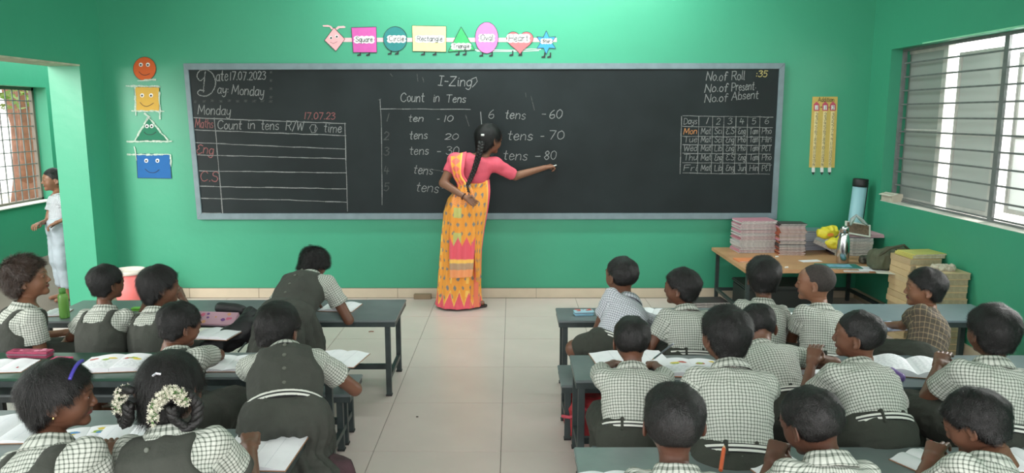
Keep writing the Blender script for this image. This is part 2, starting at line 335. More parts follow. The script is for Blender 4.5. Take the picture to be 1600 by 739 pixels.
def smooth_line(p, n=4):
    if len(p) < 3: return p
    q = [p[0]] + list(p) + [p[-1]]; o = []
    for i in range(1, len(q) - 2):
        for k in range(n):
            t = k / n; t2, t3 = t * t, t ** 3
            o.append(tuple(.5 * (2 * q[i][j] + (q[i + 1][j] - q[i - 1][j]) * t + (2 * q[i - 1][j] - 5 * q[i][j] + 4 * q[i + 1][j] - q[i + 2][j]) * t2 + (3 * q[i][j] - q[i - 1][j] - 3 * q[i + 1][j] + q[i + 2][j]) * t3) for j in (0, 1)))
    o.append(p[-1]); return o
RIB = [0]
def ribbon(b, pts, w, to3_):
    def to3(u, v):
        p = to3_(u, v); return (p[0], p[1] - (RIB[0] % 11) * .00016, p[2])
    for (ax, ay), (bx, by) in zip(pts[:-1], pts[1:]):
        dx, dy = bx - ax, by - ay; L = math.hypot(dx, dy)
        if L < 1e-7: continue
        RIB[0] += 1
        nx, ny = -dy / L * w / 2, dx / L * w / 2; ex, ey = dx / L * w * .35, dy / L * w * .35
        b.poly([to3(ax + nx - ex, ay + ny - ey), to3(ax - nx - ex, ay - ny - ey), to3(bx - nx + ex, by - ny + ey), to3(bx + nx + ex, by + ny + ey)], [(0, 1, 2, 3)])
def text_strokes(s, x, y, size, width=None, slant=.12, rng=random, jit=.06, gap=1.0):
    """strokes of s with cap height `size`; fitted to `width` if given"""
    tot = sum(G[c][0] + gap for c in s if c in G) - gap; u = size / 6.0; ux = (width / tot) if width else u * .82
    res = []; cx = 0
    for c in s:
        if c not in G: continue
        gw, st = G[c]; dy = rng.uniform(-.25, .25)
        for line in st:
            l = [(cx + px + rng.uniform(-jit, jit) * 2, py + dy + rng.uniform(-jit, jit) * 2) for px, py in line]
            res.append([(x + (px + slant * py) * ux, y + py * u) for px, py in smooth_line(l)])
        cx += gw + gap
    return res
# ------------------------------------------------------------------ blackboard with its writing
YS = YB - .030                     # surface of the board
def bq(px, py, y=YS): p = on(px, py, y=y); return (p.x, p.z)
board = empty('blackboard', (-.2, YB, .7), label='long black chalkboard in a grey frame on the green front wall', cat='chalkboard')
def pin(o, root=board):
    o.parent = root; o.matrix_parent_inverse = Matrix.Translation(-root.location); return o
outer = [(286, 99), (1227, 98.5), (1214, 342.5), (308, 343)]; inner = [(294, 109), (1218, 107.5), (1205.5, 333), (315, 333.5)]
b = MB(); b.prism([bq(*p) for p in inner], YS, YB - .002); pin(b.build('writing_surface', M_BOARD))
for i in range(4):
    j = (i + 1) % 4; b = MB(); b.prism([bq(*outer[i], y=YS - .012), bq(*outer[j], y=YS - .012), bq(*inner[j], y=YS - .012), bq(*inner[i], y=YS - .012)], YS - .012, YB - .001)
    pin(b.build('frame_rail', M_BFRAME, bevel=.002))
YCH = YS - .0012
def chalk_text(lines, m=M_CHALK, w=.0068, name='chalk_writing', y=YCH):
    for s, x0, y0, x1, y1, h in lines:
        b = MB(); A, Bp = Vector(bq(x0, y0)), Vector(bq(x1, y1)); L = (Bp - A).length; e = (Bp - A) / L; n = Vector((-e.y, e.x)); size = h * .00537
        for st in text_strokes(s, 0, 0, size, L):
            ribbon(b, st, w * random.uniform(.8, 1.1), lambda u, v: (A.x + e.x * u + n.x * v, y, A.y + e.y * u + n.y * v))
        pin(b.build(name, m))
def chalk_lines(segs, m=M_CHALK, w=.008, name='chalk_table'):
    b = MB()
    for sg in segs:
        pts = [bq(*p) for p in sg]; fine = []
        for (ax, ay), (bx, by) in zip(pts[:-1], pts[1:]):
            n = max(2, int(math.hypot(bx - ax, by - ay) / .06))
            for k in range(n): fine.append((ax + (bx - ax) * k / n + random.uniform(-1, 1) * .0016, ay + (by - ay) * k / n + random.uniform(-1, 1) * .0022))
        fine.append(pts[-1])
        for a_, b_ in zip(fine[:-1], fine[1:]): ribbon(b, [a_, b_], w * random.uniform(.55, 1.15), lambda u, v: (u, YCH, v))
    return pin(b.build(name, m))
chalk_text([('ate', 338, 126, 356, 126, 15), ('17.07.2023', 359, 125, 415, 124, 12), ('ay', 340, 146, 353, 147, 13), (':', 355, 146, 357, 146, 12), ('Monday', 362, 147, 412, 150, 14)])
chalk_lines([smooth_line(l, 6) for l in ([(320, 121), (313, 126), (308, 119), (312, 111), (322, 109), (332, 115), (337, 129), (333, 142), (325, 149), (316, 150), (309, 146), (312, 141), (319, 142)], [(321, 112), (319, 128), (318, 144)])], w=.008, name='chalk_initial', m=M_CHALK)
chalk_text([('*', 303 + 0, 163, 307, 163, 8)] + [('*', 303 + i * 13, 161.5 + (i % 2), 308 + i * 13, 161.5 + (i % 2), 8) for i in range(1, 10)] + [('*', 421, 117 + 13 * i, 425, 117 + 13 * i, 8) for i in range(4)], w=.005, m=M_CHALKD, name='chalk_stars')
chalk_text([('Monday', 309, 178, 360, 180, 14)]); chalk_text([('17.07.23', 475, 186, 523, 186, 10)], M_CHALKP); chalk_text([('Maths', 305, 199, 333, 200, 13), ('Eng', 307, 239, 333, 241, 14), ('C.S', 313, 283, 340, 284, 15)], M_CHALKP)
chalk_text([('Count', 340, 201, 377, 202, 13), ('in', 387, 201, 398, 201, 13), ('tens', 408, 202, 435, 202, 13), ('R/W', 447, 203, 474, 204, 14), ('1', 490, 205, 493, 205, 9), ('time', 506, 206, 533, 207, 13)])
chalk_lines([[(484, 200), (487, 195), (493, 195), (496, 201), (493, 207), (487, 207), (484, 200)]], w=.006, name='chalk_circle')
chalk_lines([[(301, 184), (540, 193)], [(304, 203), (541, 212)], [(305, 223), (540, 233)], [(308, 242), (540, 248)], [(311, 267), (541, 270)], [(311, 291), (542, 295)], [(314, 310), (440, 312), (543, 316)], [(315, 333), (345, 333)], [(335, 184), (348, 333)], [(539, 192), (543, 330)]])
chalk_text([('I-Zing', 685, 133, 736, 135, 14)]); chalk_lines([[(736, 124), (744, 121), (746, 127), (738, 136)]], w=.006, name='chalk_flourish')
chalk_text([('Count', 626, 159, 662, 159, 13), ('in', 677, 159, 686, 159, 12), ('Tens', 697, 160, 727, 160, 11)])
chalk_text([(str(i + 1), 600, y, 607, y, 12) for i, y in enumerate((190, 218, 242, 272, 298))], M_CHALKD, w=.009)
chalk_text([('ten', 638, 190, 661, 190, 10), ('-', 683, 190, 686, 190, 8), ('10', 693, 190, 707, 190, 9), ('tens', 640, 217, 667, 217, 12), ('20', 695, 218, 715, 218, 9), ('tens', 640, 241, 669, 241, 12), ('-', 683, 241, 688, 241, 9), ('30', 697, 241, 716, 241, 12), ('tens', 646, 270, 675, 273, 13), ('-', 690, 272, 694, 272, 10), ('tens', 650, 298, 684, 301, 14), ('-', 690, 298, 695, 298, 10)])
chalk_text([('6', 763, 185, 771, 185, 13), ('tens', 789, 185, 820, 186, 13), ('-', 846, 183, 852, 183, 11), ('60', 858, 185, 877, 185, 13), ('tens', 793, 219, 831, 219, 14), ('-', 844, 218, 849, 218, 11), ('70', 857, 218, 880, 218, 13), ('tens', 786, 249, 823, 250, 14), ('-', 836, 249, 843, 249, 11), ('80', 850, 249, 868, 249, 13)])
chalk_text([('8', 765, 248, 770, 248, 8)], M_CHALKD)
chalk_lines([[(594, 155), (596, 200), (597, 320)], [(594, 170), (735, 171)], [(751, 175), (753, 199)]], w=.006)
chalk_lines([[(591, 156), (596, 154)], [(821, 145), (822, 152)], [(610, 115), (613, 119)], [(652, 116), (653, 127)], [(660, 121), (662, 128)], [(728, 180), (733, 197)], [(655, 262), (700, 268)], [(830, 150), (835, 172)]], m=M_CHALKD, w=.007, name='chalk_smudge')
chalk_text([('No.of', 1103, 126, 1135, 126, 13), ('Roll', 1143, 125, 1163, 124, 13), ('No.of', 1101, 144, 1136, 143, 12), ('Present', 1143, 142, 1178, 140, 12), ('.', 1180, 138, 1181, 138, 9), ('No.of', 1101, 160, 1136, 158, 12), ('Absent', 1143, 156, 1184, 154, 12)])
chalk_text([(':35', 1181, 120, 1198, 120, 9)], M_CHALKY, w=.007)
rx = [1065, 1092, 1113.5, 1131, 1150, 1168, 1187.5, 1208]; ry = [181.5, 198, 213.5, 226.5, 240, 254.5, 271]
chalk_lines([[(1066.5, y - .5), (1208 - (y - 181) * .06, y + (1.5 if y < 200 else 1))] for y in ry] + [[(x, 181.5), (x - (2.5 if x < 1200 else 5), 271.5)] for x in rx[:7]], w=.006)
rows = [['Days', '1', '2', '3', '4', '5', '6'], ['Mon', 'Mat', 'Sci', 'E.S', 'Eng', 'Tam', 'Pho'], ['Tue', 'Mat', 'Sci', 'Eng', 'Pho', 'Tam', 'Hin'], ['Wed', 'Mat', 'Lib', 'Eng', 'Pho', 'Tam', 'PET'], ['Thu', 'Mat', 'Eng', 'E.S', 'Eng', 'Tam', 'Pho'], ['Fri', 'Mat', 'Lib', 'Eng', 'Jun', 'Hin', 'PET']]
L = []; LY = []
for r, row in enumerate(rows):
    for c, s in enumerate(row):
        x0, x1 = rx[c] + 3, rx[c + 1] - 3.5
        if len(s) == 1: x0 = (x0 + x1) / 2 - 3; x1 = x0 + 6
        yb = ry[r + 1] - 4; it = (s, x0, yb, x1, yb - .5, 9)
        (LY if (r == 1 and c == 0) else L).append(it)
chalk_text(L, w=.0052); chalk_text(LY, mat('chalk_orange', (0.5, .22, .08, 1), .9), w=.0055)

# ------------------------------------------------------------------ paper shapes above the board
M_PEN = mat('pen_dark', (0.02, 0.022, 0.025, 1), .7)
def paper(name, c, v=.06): return mat(name, c, .85, var=v, vscale=30)
def wpt(px, py, d=.004): p = on(px, py, y=YB - d); return (p.x, p.z)
def flat(pts, d0, d1, name, m, root, bev=0):
    b = MB(); b.prism([wpt(x, y, d0) for x, y in pts], YB - d0, YB - d1); return pin(b.build(name, m), root)
def ell(cx, cy, rx_, ry_, n=28): return [(cx + rx_ * math.cos(2 * PI * k / n), cy + ry_ * math.sin(2 * PI * k / n)) for k in range(n)]
def shape_root(name, px, py, label, cat='wall decoration', group=None):
    p = on(px, py, y=YB - .001); return empty(name, (p.x, YB - .001, p.z), label=label, cat=cat, group=group)
def pen(root, lines, w=.004, d=.0075, m=None, name='pen_line'):
    b = MB()
    for l in lines: ribbon(b, [wpt(x, y, d) for x, y in l], w, lambda u, v: (u, YB - d, v))
    return pin(b.build(name, m or M_PEN), root)
def pen_word(root, s, x0, x1, yb, h, d=.0095, w=.0045, m=None):
    A, Bp = Vector(wpt(x0, yb, d)), Vector(wpt(x1, yb, d)); b = MB()
    for st in text_strokes(s, A.x, A.y, h * .0054, Bp.x - A.x, slant=.03, jit=.03): ribbon(b, st, w, lambda u, v: (u, YB - d, v))
    return pin(b.build('word', m or M_PEN), root)
def cloud(x0, y0, x1, y1, r=1.6):
    o = []; n = 9
    for k in range(n): o.append((x0 + (x1 - x0) * k / (n - 1), y0 - (k % 2) * r * .7))
    for k in range(1, 4): o.append((x1 + (k % 2) * r, y0 + (y1 - y0) * k / 4))
    for k in range(n): o.append((x1 - (x1 - x0) * k / (n - 1), y1 + (k % 2) * r * .7))
    for k in range(1, 4): o.append((x0 - (k % 2) * r, y1 - (y1 - y0) * k / 4))
    return o
STRIP = flat
tape = shape_root('paper_strip', 700, 62, 'thin pale pink paper strip joining the row of paper shapes above the board')
flat([(536, 59), (870, 59), (870, 65.5), (536, 65.5)], .0025, .001, 'strip', paper('paper_pale_pink', srgb(235, 185, 190)), tape)
chk = shape_root('chalk_underline', 800, 78, 'faint white chalk scrawl on the wall beneath the oval and heart', 'marking')
pen(chk, [[(742, 78), (760, 79), (775, 78), (800, 78.5), (830, 76.5), (845, 77)], [(745, 80), (770, 80.5), (815, 80), (842, 79)]], w=.006, d=.002, m=mat('tape_white', (.6, .66, .62, 1), .8), name='scrawl')
heart = [(812.3 + 21 * (math.sin(t) ** 3), 64.5 - (1.25 * (13 * math.cos(t) - 5 * math.cos(2 * t) - 2 * math.cos(3 * t) - math.cos(4 * t)))) for t in [2 * PI * k / 36 for k in range(36)]]
star = []
for k in range(12):
    a = -PI / 2 + k * PI / 6; r = 18.5 if k % 2 == 0 else 9.5; star.append((853.5 + r * math.cos(a) * .92, 66.5 + r * math.sin(a)))
SH = [('pink diamond head with two antennae at the left end of the paper shape row', 'diamond_cutout', [(522, 43), (539, 61), (525, 80), (507, 63)], srgb(240, 175, 180), None, None, None),
 ('magenta paper square with a white word label above the board', 'square_cutout', [(549, 43), (588, 42), (589, 82), (552, 82)], srgb(200, 90, 165), 'Square', (554, 57, 584, 67), (563, 577)),
 ('dark teal paper circle with a white word label above the board', 'circle_cutout', ell(617.5, 61, 18.5, 19.5), srgb(45, 125, 125), 'Circle', (606, 56, 633, 66), (611, 622)),
 ('pale yellow paper rectangle, widest of the shapes above the board', 'rectangle_cutout', [(644, 40), (697, 41), (697, 81), (645, 80)], srgb(245, 222, 150), 'Rectangle', (650, 56, 693, 66), (663, 681)),
 ('green paper triangle with a white word label above the board', 'triangle_cutout', [(720.5, 42), (742, 78), (700, 81)], srgb(60, 165, 100), 'Triangle', (706, 68, 735, 77), (717, 728)),
 ('bright pink paper oval, tallest of the shapes above the board', 'oval_cutout', ell(760.5, 59, 18, 24.5), srgb(238, 120, 185), 'Oval', (749, 54, 772, 65), (754, 769)),
 ('coral red paper heart with a white word label above the board', 'heart_cutout', heart, srgb(225, 110, 115), 'Heart', (793, 54, 827, 66), (801, 815)),
 ('blue six pointed paper star at the right end of the shape row', 'star_cutout', star, srgb(60, 150, 215), 'Star', (846, 61, 862, 68), (851, 860))]
for lab, nm, pts, c, word, box, feet in SH:
    cx = sum(p[0] for p in pts) / len(pts); cy = sum(p[1] for p in pts) / len(pts); r = shape_root(nm, cx, cy, lab)
    flat(pts, .0055, .003, 'paper_shape', paper('paper_' + nm, c), r)
    pen(r, [list(pts) + [pts[0]]], w=.0035, d=.0062, name='outline')
    if word:
        x0, y0, x1, y1 = box; flat(cloud(x0, y0, x1, y1), .0078, .0056, 'word_label', M_WHITE, r); pen_word(r, word, x0 + 2, x1 - 2, y1 - 2, (y1 - y0) - 3.0)
        yb = max(p[1] for p in pts); yb = {'Heart': 82, 'Oval': 83, 'Circle': 80}.get(word, yb)
        for k, fx in enumerate(feet):
            foot = [(fx - .8, yb - 3), (fx + 1, yb - 3), (fx + 1, yb + 2), (fx + 1, yb + 5), (fx - 5, yb + 5.5), (fx - 5, yb + 3.5), (fx - .8, yb + 2)]
            flat(foot, .0048, .003, 'foot', M_PEN, r)
    else:
        for pts2 in ([(518, 46), (515, 42), (505, 41.5), (504, 39.5), (512, 39), (517, 40.5), (521, 45)], [(524, 45), (528, 41), (537, 40.5), (540, 42), (539, 43.5), (530, 44), (526, 47)]): flat(pts2, .0048, .003, 'antenna', MATS['paper_pale_pink'], r)
        for ex, ey in ((517, 59), (526, 57)): flat(ell(ex, ey, 2.6, 2.6, 14), .0075, .0056, 'eye', M_WHITE, r); pen(r, [ell(ex + .3, ey + .3, .7, .7, 8)], w=.008, d=.0085, name='pupil')
        pen(r, [[(516, 66), (521, 68), (527, 65)]], w=.0025, d=.0065, name='mouth')

# smiling shapes on the wall left of the board
FS = [('orange smiling circle at the top of the face column left of the board', 'smiling_circle', ell(226, 107.5, 17.8, 18.5), srgb(208, 96, 46), (220, 101), (231, 101), [(217, 112), (222, 116.5), (228, 117.5), (234, 115)]),
 ('yellow smiling square taped below the orange circle', 'smiling_square', [(209.5, 136), (249, 136), (249, 174), (212, 173)], srgb(210, 168, 76), (222, 149), (236, 149), [(219, 160), (224, 165), (231, 166), (240, 161)]),
 ('dark green smiling triangle outlined in white tape', 'smiling_triangle', [(232, 182), (261, 219), (212, 219)], srgb(42, 120, 92), (229.5, 197), (237, 197), [(225, 206), (230, 210), (238, 210), (244, 206)]),
 ('blue smiling rectangle at the bottom of the face column', 'smiling_rectangle', [(213, 240), (265, 241), (268, 279), (215, 278)], srgb(34, 98, 162), (228.5, 251), (246, 251), [(227, 264), (233, 269), (242, 269.5), (249, 265)])]
M_TAPE = mat('torn_white_tape', (.62, .66, .60, 1), .8, col2=(.30, .5, .38, 1), vscale=70)
for lab, nm, pts, c, e1, e2, mouth in FS:
    cx = sum(p[0] for p in pts) / len(pts); cy = sum(p[1] for p in pts) / len(pts); r = shape_root(nm, cx, cy, lab)
    flat(pts, .0055, .003, 'paper_shape', paper('paper_' + nm, c, .04), r); pen(r, [list(pts) + [pts[0]]], w=.0028, d=.006, name='outline')
    for ex, ey in (e1, e2): flat(ell(ex, ey, 3, 3.2, 16), .0075, .0056, 'eye', M_WHITE, r); flat(ell(ex - .2, ey + .4, 1.5, 1.6, 10), .0085, .0076, 'pupil', M_PEN, r)
    pen(r, [smooth_line(mouth)], w=.0045, d=.0065, name='mouth')
    tapes = {'smiling_circle': [[(215, 126), (243, 124.5)]], 'smiling_square': [[(197, 134), (250, 135.5)], [(211, 134), (212, 180)], [(206, 173), (256, 174)], [(249, 144), (250, 185)]], 'smiling_triangle': [[(226, 177), (234, 183)], [(232, 183), (211, 219)], [(232, 183), (262, 219)], [(199, 221), (268, 221)]], 'smiling_rectangle': [[(199, 241), (238, 242)], [(210, 229), (213, 250)], [(238, 241.5), (266, 241.5)], [(266, 243), (267, 260)]]}[nm]
    rr = random.Random(5)
    for tl in tapes:
        fine = []
        (ax, ay), (bx, by) = tl; n = max(3, int(math.hypot(bx - ax, by - ay) / 4))
        for k in range(n + 1): fine.append((ax + (bx - ax) * k / n + rr.uniform(-.5, .5), ay + (by - ay) * k / n + rr.uniform(-.5, .5)))
        b = MB()
        for a_, c_ in zip(fine[:-1], fine[1:]): ribbon(b, [wpt(*a_, .0068), wpt(*c_, .0068)], rr.uniform(.006, .017), lambda u, v: (u, YB - .0068, v))
        pin(b.build('tape', M_TAPE), r)

# addition chart
r = shape_root('number_chart', 1286, 215, 'yellow paper chart of number columns headed Addition right of the board', 'wall chart')
flat([(1269.5, 151), (1309, 151), (1304, 262), (1264, 261.5)], .005, .003, 'backing_paper', paper('paper_chart_yellow', srgb(206, 178, 98)), r)
pen_word(r, 'Addition', 1278, 1303, 159, 6.5, d=.007, w=.0035)
cols = [(1276, 1), (1289.5, 1), (1301.5, 2)]
for ci, (cx, n0) in enumerate(cols):
    flat([(cx - 4.5, 163), (cx, 158.5), (cx + 4.5, 163), (cx + 4.5, 173), (cx - 4.5, 173)], .0065, .005, 'tag', paper('paper_tag_pink', srgb(195, 85, 105)), r)
    flat([(cx - 2.5, 164.5), (cx + 2.5, 164.5), (cx + 2.5, 171.5), (cx - 2.5, 171.5)], .0078, .0065, 'tag_face', M_WHITE, r)
    pen_word(r, str(n0), cx - 1, cx + 1.2, 171, 5.5, d=.0088, w=.003)
    x1 = cx - 5; flat([(cx - 3, 174), (cx + 2.6, 174), (x1 + 1.8, 268), (x1 - 2.6, 268)], .0063, .005, 'number_strip', paper('paper_strip_cream', srgb(232, 214, 160)), r)
    for k in range(13):
        t = k / 12.6; px = cx + (x1 - cx) * t; py = 181.5 + 82 * t; s = str((k + 2) if ci < 2 else (k + 2) * 1 + k % 2 + 1)
        pen_word(r, s, px - 1.6 - (.6 if len(s) > 1 else 0), px + 1.6, py, 5, d=.0075, w=.0026)
    flat([(x1 - 2.8, 262), (x1 + 2.2, 262), (x1 + 2.2, 269), (x1 - 2.8, 269)], .0072, .0063, 'end_tab', M_WHITE, r)
    flat([(x1 - 2.8, 269.5), (x1 + 2, 269.5), (x1 - .3, 273.5)], .0072, .006, 'arrow_tip', M_PEN, r)
pen_word(r, '+', 1281.5, 1284.5, 170, 5, d=.007, w=.003); pen_word(r, '=', 1294.2, 1297, 170, 5, d=.007, w=.003)

# ------------------------------------------------------------------ desks and benches
def bench_table(name, x0, x1, yn, yf, z, label, cat, group=None, top=M_DESK, rz=0.0, legs=None, th=.028, stretch=True, inset=.06, midz=.10):
    cx, cy = (x0 + x1) / 2, (yn + yf) / 2; r = empty(name, (cx, cy, 0), rz, label, cat, group); hx, hy = (x1 - x0) / 2, (yf - yn) / 2
    b = MB(); b.box((-hx, -hy, z - .012), (hx, hy, z)); b.build('top' if cat != 'desk' else 'desk_top', top, r, bevel=.003)
    b = MB(); h2 = z - .012 - th
    b.box((-hx + .004, -hy + .004, h2), (hx - .004, -hy + .03, z - .0125)); b.box((-hx + .004, hy - .03, h2), (hx - .004, hy - .004, z - .0125))
    b.box((-hx + .004, -hy + .03, h2), (-hx + .03, hy - .03, z - .0125)); b.box((hx - .03, -hy + .03, h2), (hx - .004, hy - .03, z - .0125)); b.build('apron', M_STEEL, r, bevel=.0015)
    xs = legs or [-hx + inset, hx - inset]
    for lx in xs:
        for sy in (-1, 1):
            b = MB(); y = sy * (hy - .035); b.box((lx - .0145, y - .0145, .006), (lx + .0145, y + .0145, h2)); lg = b.build('leg', M_STEEL, r, bevel=.002)
            b = MB(); b.box((lx - .017, y - .017, 0), (lx + .017, y + .017, .008)); b.build('foot_cap', M_BLACK, lg)
        b = MB(); b.box((lx - .011, -hy + .05, midz - .014), (lx + .011, hy - .05, midz + .014)); b.build('side_stretcher', M_STEEL, r, bevel=.0015)
    if stretch:
        b = MB(); b.box((xs[0] + .014, -.012, midz - .015), (xs[-1] - .014, .012, midz + .015)); b.build('long_stretcher', M_STEEL, r, bevel=.0015)
    return r
def yd(zc, z): return (zc - (HC - z) * ST) / CT
TZ, BZ = .446, .286
DY = lambda zc: yd(zc, TZ)
desks = {}
desks['L1'] = bench_table('school_desk', -2.62, -.645, DY(4.13), DY(4.60), TZ, 'long grey school desk nearest the blackboard on the left side', 'desk', rz=math.radians(.6), inset=.05)
desks['L2'] = bench_table('school_desk', -1.55, -.74, DY(3.24), DY(3.58), TZ, 'grey school desk in the middle left row with a large open notebook', 'desk')
desks['L2b'] = bench_table('school_desk', -3.0, -1.56, DY(3.22), DY(3.58), TZ, 'green topped desk in the middle left row holding a pink pencil box', 'desk', top=M_DESKG)
desks['L3'] = bench_table('school_desk', -1.26, -.723, DY(2.18), DY(2.71), TZ, 'grey desk corner at the bottom left beside the aisle', 'desk')
desks['L3b'] = bench_table('school_desk', -2.9, -1.265, DY(2.34), DY(2.88), TZ, 'grey desk at the far bottom left covered with open notebooks', 'desk')
desks['R1'] = bench_table('school_desk', .255, 1.72, DY(4.13), DY(4.41), TZ, 'grey school desk of the front right row with a pale blue pencil case', 'desk', inset=.04)
desks['R1b'] = bench_table('school_desk', 1.74, 2.75, DY(4.13), DY(4.50), TZ, 'blue grey desk of the front right row before the cream book stacks', 'desk', top=mat('desk_top_blue', srgb(114, 127, 134), .35, var=.1))
desks['R2'] = bench_table('school_desk', .27, 1.45, DY(3.20), DY(3.54), TZ, 'grey desk of the middle right row with a picture textbook', 'desk', inset=.03)
desks['R2b'] = bench_table('school_desk', 1.47, 2.9, DY(3.12), DY(3.54), TZ, 'dark grey desk of the middle right row under the big curled workbook', 'desk', top=mat('desk_top_dark', srgb(92, 104, 108), .3, var=.1))
desks['R3'] = bench_table('school_desk', .21, 2.6, DY(2.08), DY(2.56), TZ, 'grey desk at the bottom right edge of the picture', 'desk')
bz = lambda zc: yd(zc, BZ)
bench_table('school_bench', -2.6, -.745, bz(3.47), bz(3.75), BZ, 'dark grey bench tucked behind the front left desk', 'bench')
bench_table('school_bench', -2.9, -.80, bz(2.62), bz(2.93), BZ, 'bench of the middle left row under the kneeling girl in a belted pinafore', 'bench')
bench_table('school_bench', -2.9, -1.0, bz(1.75), bz(2.02), BZ, 'bench at the bottom left edge under the girls seen closest', 'bench')
bench_table('school_bench', .235, 2.7, bz(3.59), bz(3.89), BZ, 'grey bench of the front right row with a red bag beneath it', 'bench', inset=.035)
bench_table('school_bench', .31, 2.8, bz(2.66), bz(2.94), BZ, 'bench of the middle right row', 'bench', inset=.035)
bench_table('school_bench', .30, 2.6, bz(1.72), bz(2.0), BZ, 'bench at the bottom right edge under the three nearest boys', 'bench')
# teacher's low table
TT = .452
r = empty('wooden_table', (2.31, 5.85, 0), label='low wooden table with steel legs in the front right corner', cat='table')
def rel(bld, name, m, root, **k): o = bld.build(name, m, None, **k); o.parent = root; o.matrix_parent_inverse = Matrix.Translation(-root.location); return o
b = MB(); b.box((1.70, 5.36, TT - .028), (2.90, 6.30, TT)); rel(b, 'table_top', M_WOOD, r, bevel=.003)
for x in (1.74, 2.86):
    for y in (5.42, 6.24):
        b = MB(); b.box((x - .014, y - .014, 0), (x + .014, y + .014, TT - .0285)); rel(b, 'leg', M_STEEL, r, bevel=.002)
for y in (5.42, 6.24):
    b = MB(); b.box((1.755, y - .010, .09), (2.845, y + .010, .115)); rel(b, 'stretcher', M_STEEL, r)
for x in (1.74, 2.86):
    b = MB(); b.box((x - .010, 5.435, .09), (x + .010, 6.225, .115)); rel(b, 'stretcher', M_STEEL, r)
# ------------------------------------------------------------------ distance-field modelling for bodies, clothes, bags
F32 = np.float32
def V(*a): return np.array(a if len(a) > 1 else a[0], dtype=np.float64)
def nrm(v): v = np.asarray(v, float); return v / (np.linalg.norm(v) + 1e-12)
def smin(a, b, k):
    if k <= 0: return np.minimum(a, b)
    h = np.maximum(k - np.abs(a - b), 0) / k; return np.minimum(a, b) - h * h * k * .25
def smax(a, b, k): return -smin(-a, -b, k)
def cone(p, q, r1, r2=None):
    p, q = V(p), V(q); r2 = r1 if r2 is None else r2; ba = q - p; L2 = ba.dot(ba) + 1e-12
    def f(P):
        pa = P - p.astype(F32); h = np.clip(pa @ (ba / L2).astype(F32), 0, 1); d = pa - h[:, None] * ba.astype(F32)
        return np.sqrt((d * d).sum(1)) - (r1 + (r2 - r1) * h)
    m = max(r1, r2); return f, np.minimum(p, q) - m, np.maximum(p, q) + m
def ellip(c, r, R=None):
    c, r = V(c), V(r); R = np.eye(3) if R is None else np.asarray(R)
    def f(P):
        q = ((P - c.astype(F32)) @ R.astype(F32)) / r.astype(F32); k0 = np.sqrt((q * q).sum(1)); k1 = np.sqrt(((q / r.astype(F32)) ** 2).sum(1)) + 1e-9
        return k0 * (k0 - 1) / k1
    e = np.sqrt(((R * r) ** 2).sum(1)); return f, c - e, c + e
def rbox(c, h, rad, R=None):
    c, h = V(c), V(h); R = np.eye(3) if R is None else np.asarray(R)
    def f(P):
        q = np.abs((P - c.astype(F32)) @ R.astype(F32)) - (h - rad).astype(F32)
        return np.sqrt((np.maximum(q, 0) ** 2).sum(1)) + np.minimum(q.max(1), 0) - rad
    e = np.abs(R) @ h; return f, c - e, c + e
class Field:
    def __init__(s, lo, hi, h):
        s.h = h; s.lo = V(lo) - 2 * h; s.n = np.maximum(4, np.ceil((V(hi) + 2 * h - s.lo) / h).astype(int) + 1)
        s.D = np.full(tuple(s.n), 1.0, F32); s.ax = [(s.lo[i] + h * np.arange(s.n[i])).astype(F32) for i in range(3)]
    def _sl(s, lo, hi, pad):
        a = np.clip(np.floor((lo - pad - s.lo) / s.h).astype(int), 0, s.n - 1); b = np.clip(np.ceil((hi + pad - s.lo) / s.h).astype(int) + 1, 1, s.n)
        return a, b
    def _pts(s, a, b):
        X, Y, Z = np.meshgrid(s.ax[0][a[0]:b[0]], s.ax[1][a[1]:b[1]], s.ax[2][a[2]:b[2]], indexing='ij')
        return np.stack([X.ravel(), Y.ravel(), Z.ravel()], 1), X.shape
    def add(s, prim, k=.0, infl=0.0):
        f, lo, hi = prim; a, b = s._sl(lo - infl, hi + infl, k + 3 * s.h)
        if np.any(b <= a): return s
        P, sh = s._pts(a, b); d = (f(P) - infl).reshape(sh); sl = tuple(slice(a[i], b[i]) for i in range(3)); s.D[sl] = smin(s.D[sl], d, k); return s
    def sub(s, prim, k=.0, infl=0.0):
        f, lo, hi = prim; a, b = s._sl(lo - infl, hi + infl, k + 3 * s.h)
        if np.any(b <= a): return s
        P, sh = s._pts(a, b); d = (f(P) - infl).reshape(sh); sl = tuple(slice(a[i], b[i]) for i in range(3)); s.D[sl] = smax(s.D[sl], -d, k); return s
    def keep(s, fn, k=.0):
        P, sh = s._pts(np.zeros(3, int), s.n); s.D = smax(s.D, fn(P).reshape(sh).astype(F32), k); return s
    def mesh(s):
        return nets(s.D, s.lo, s.h)
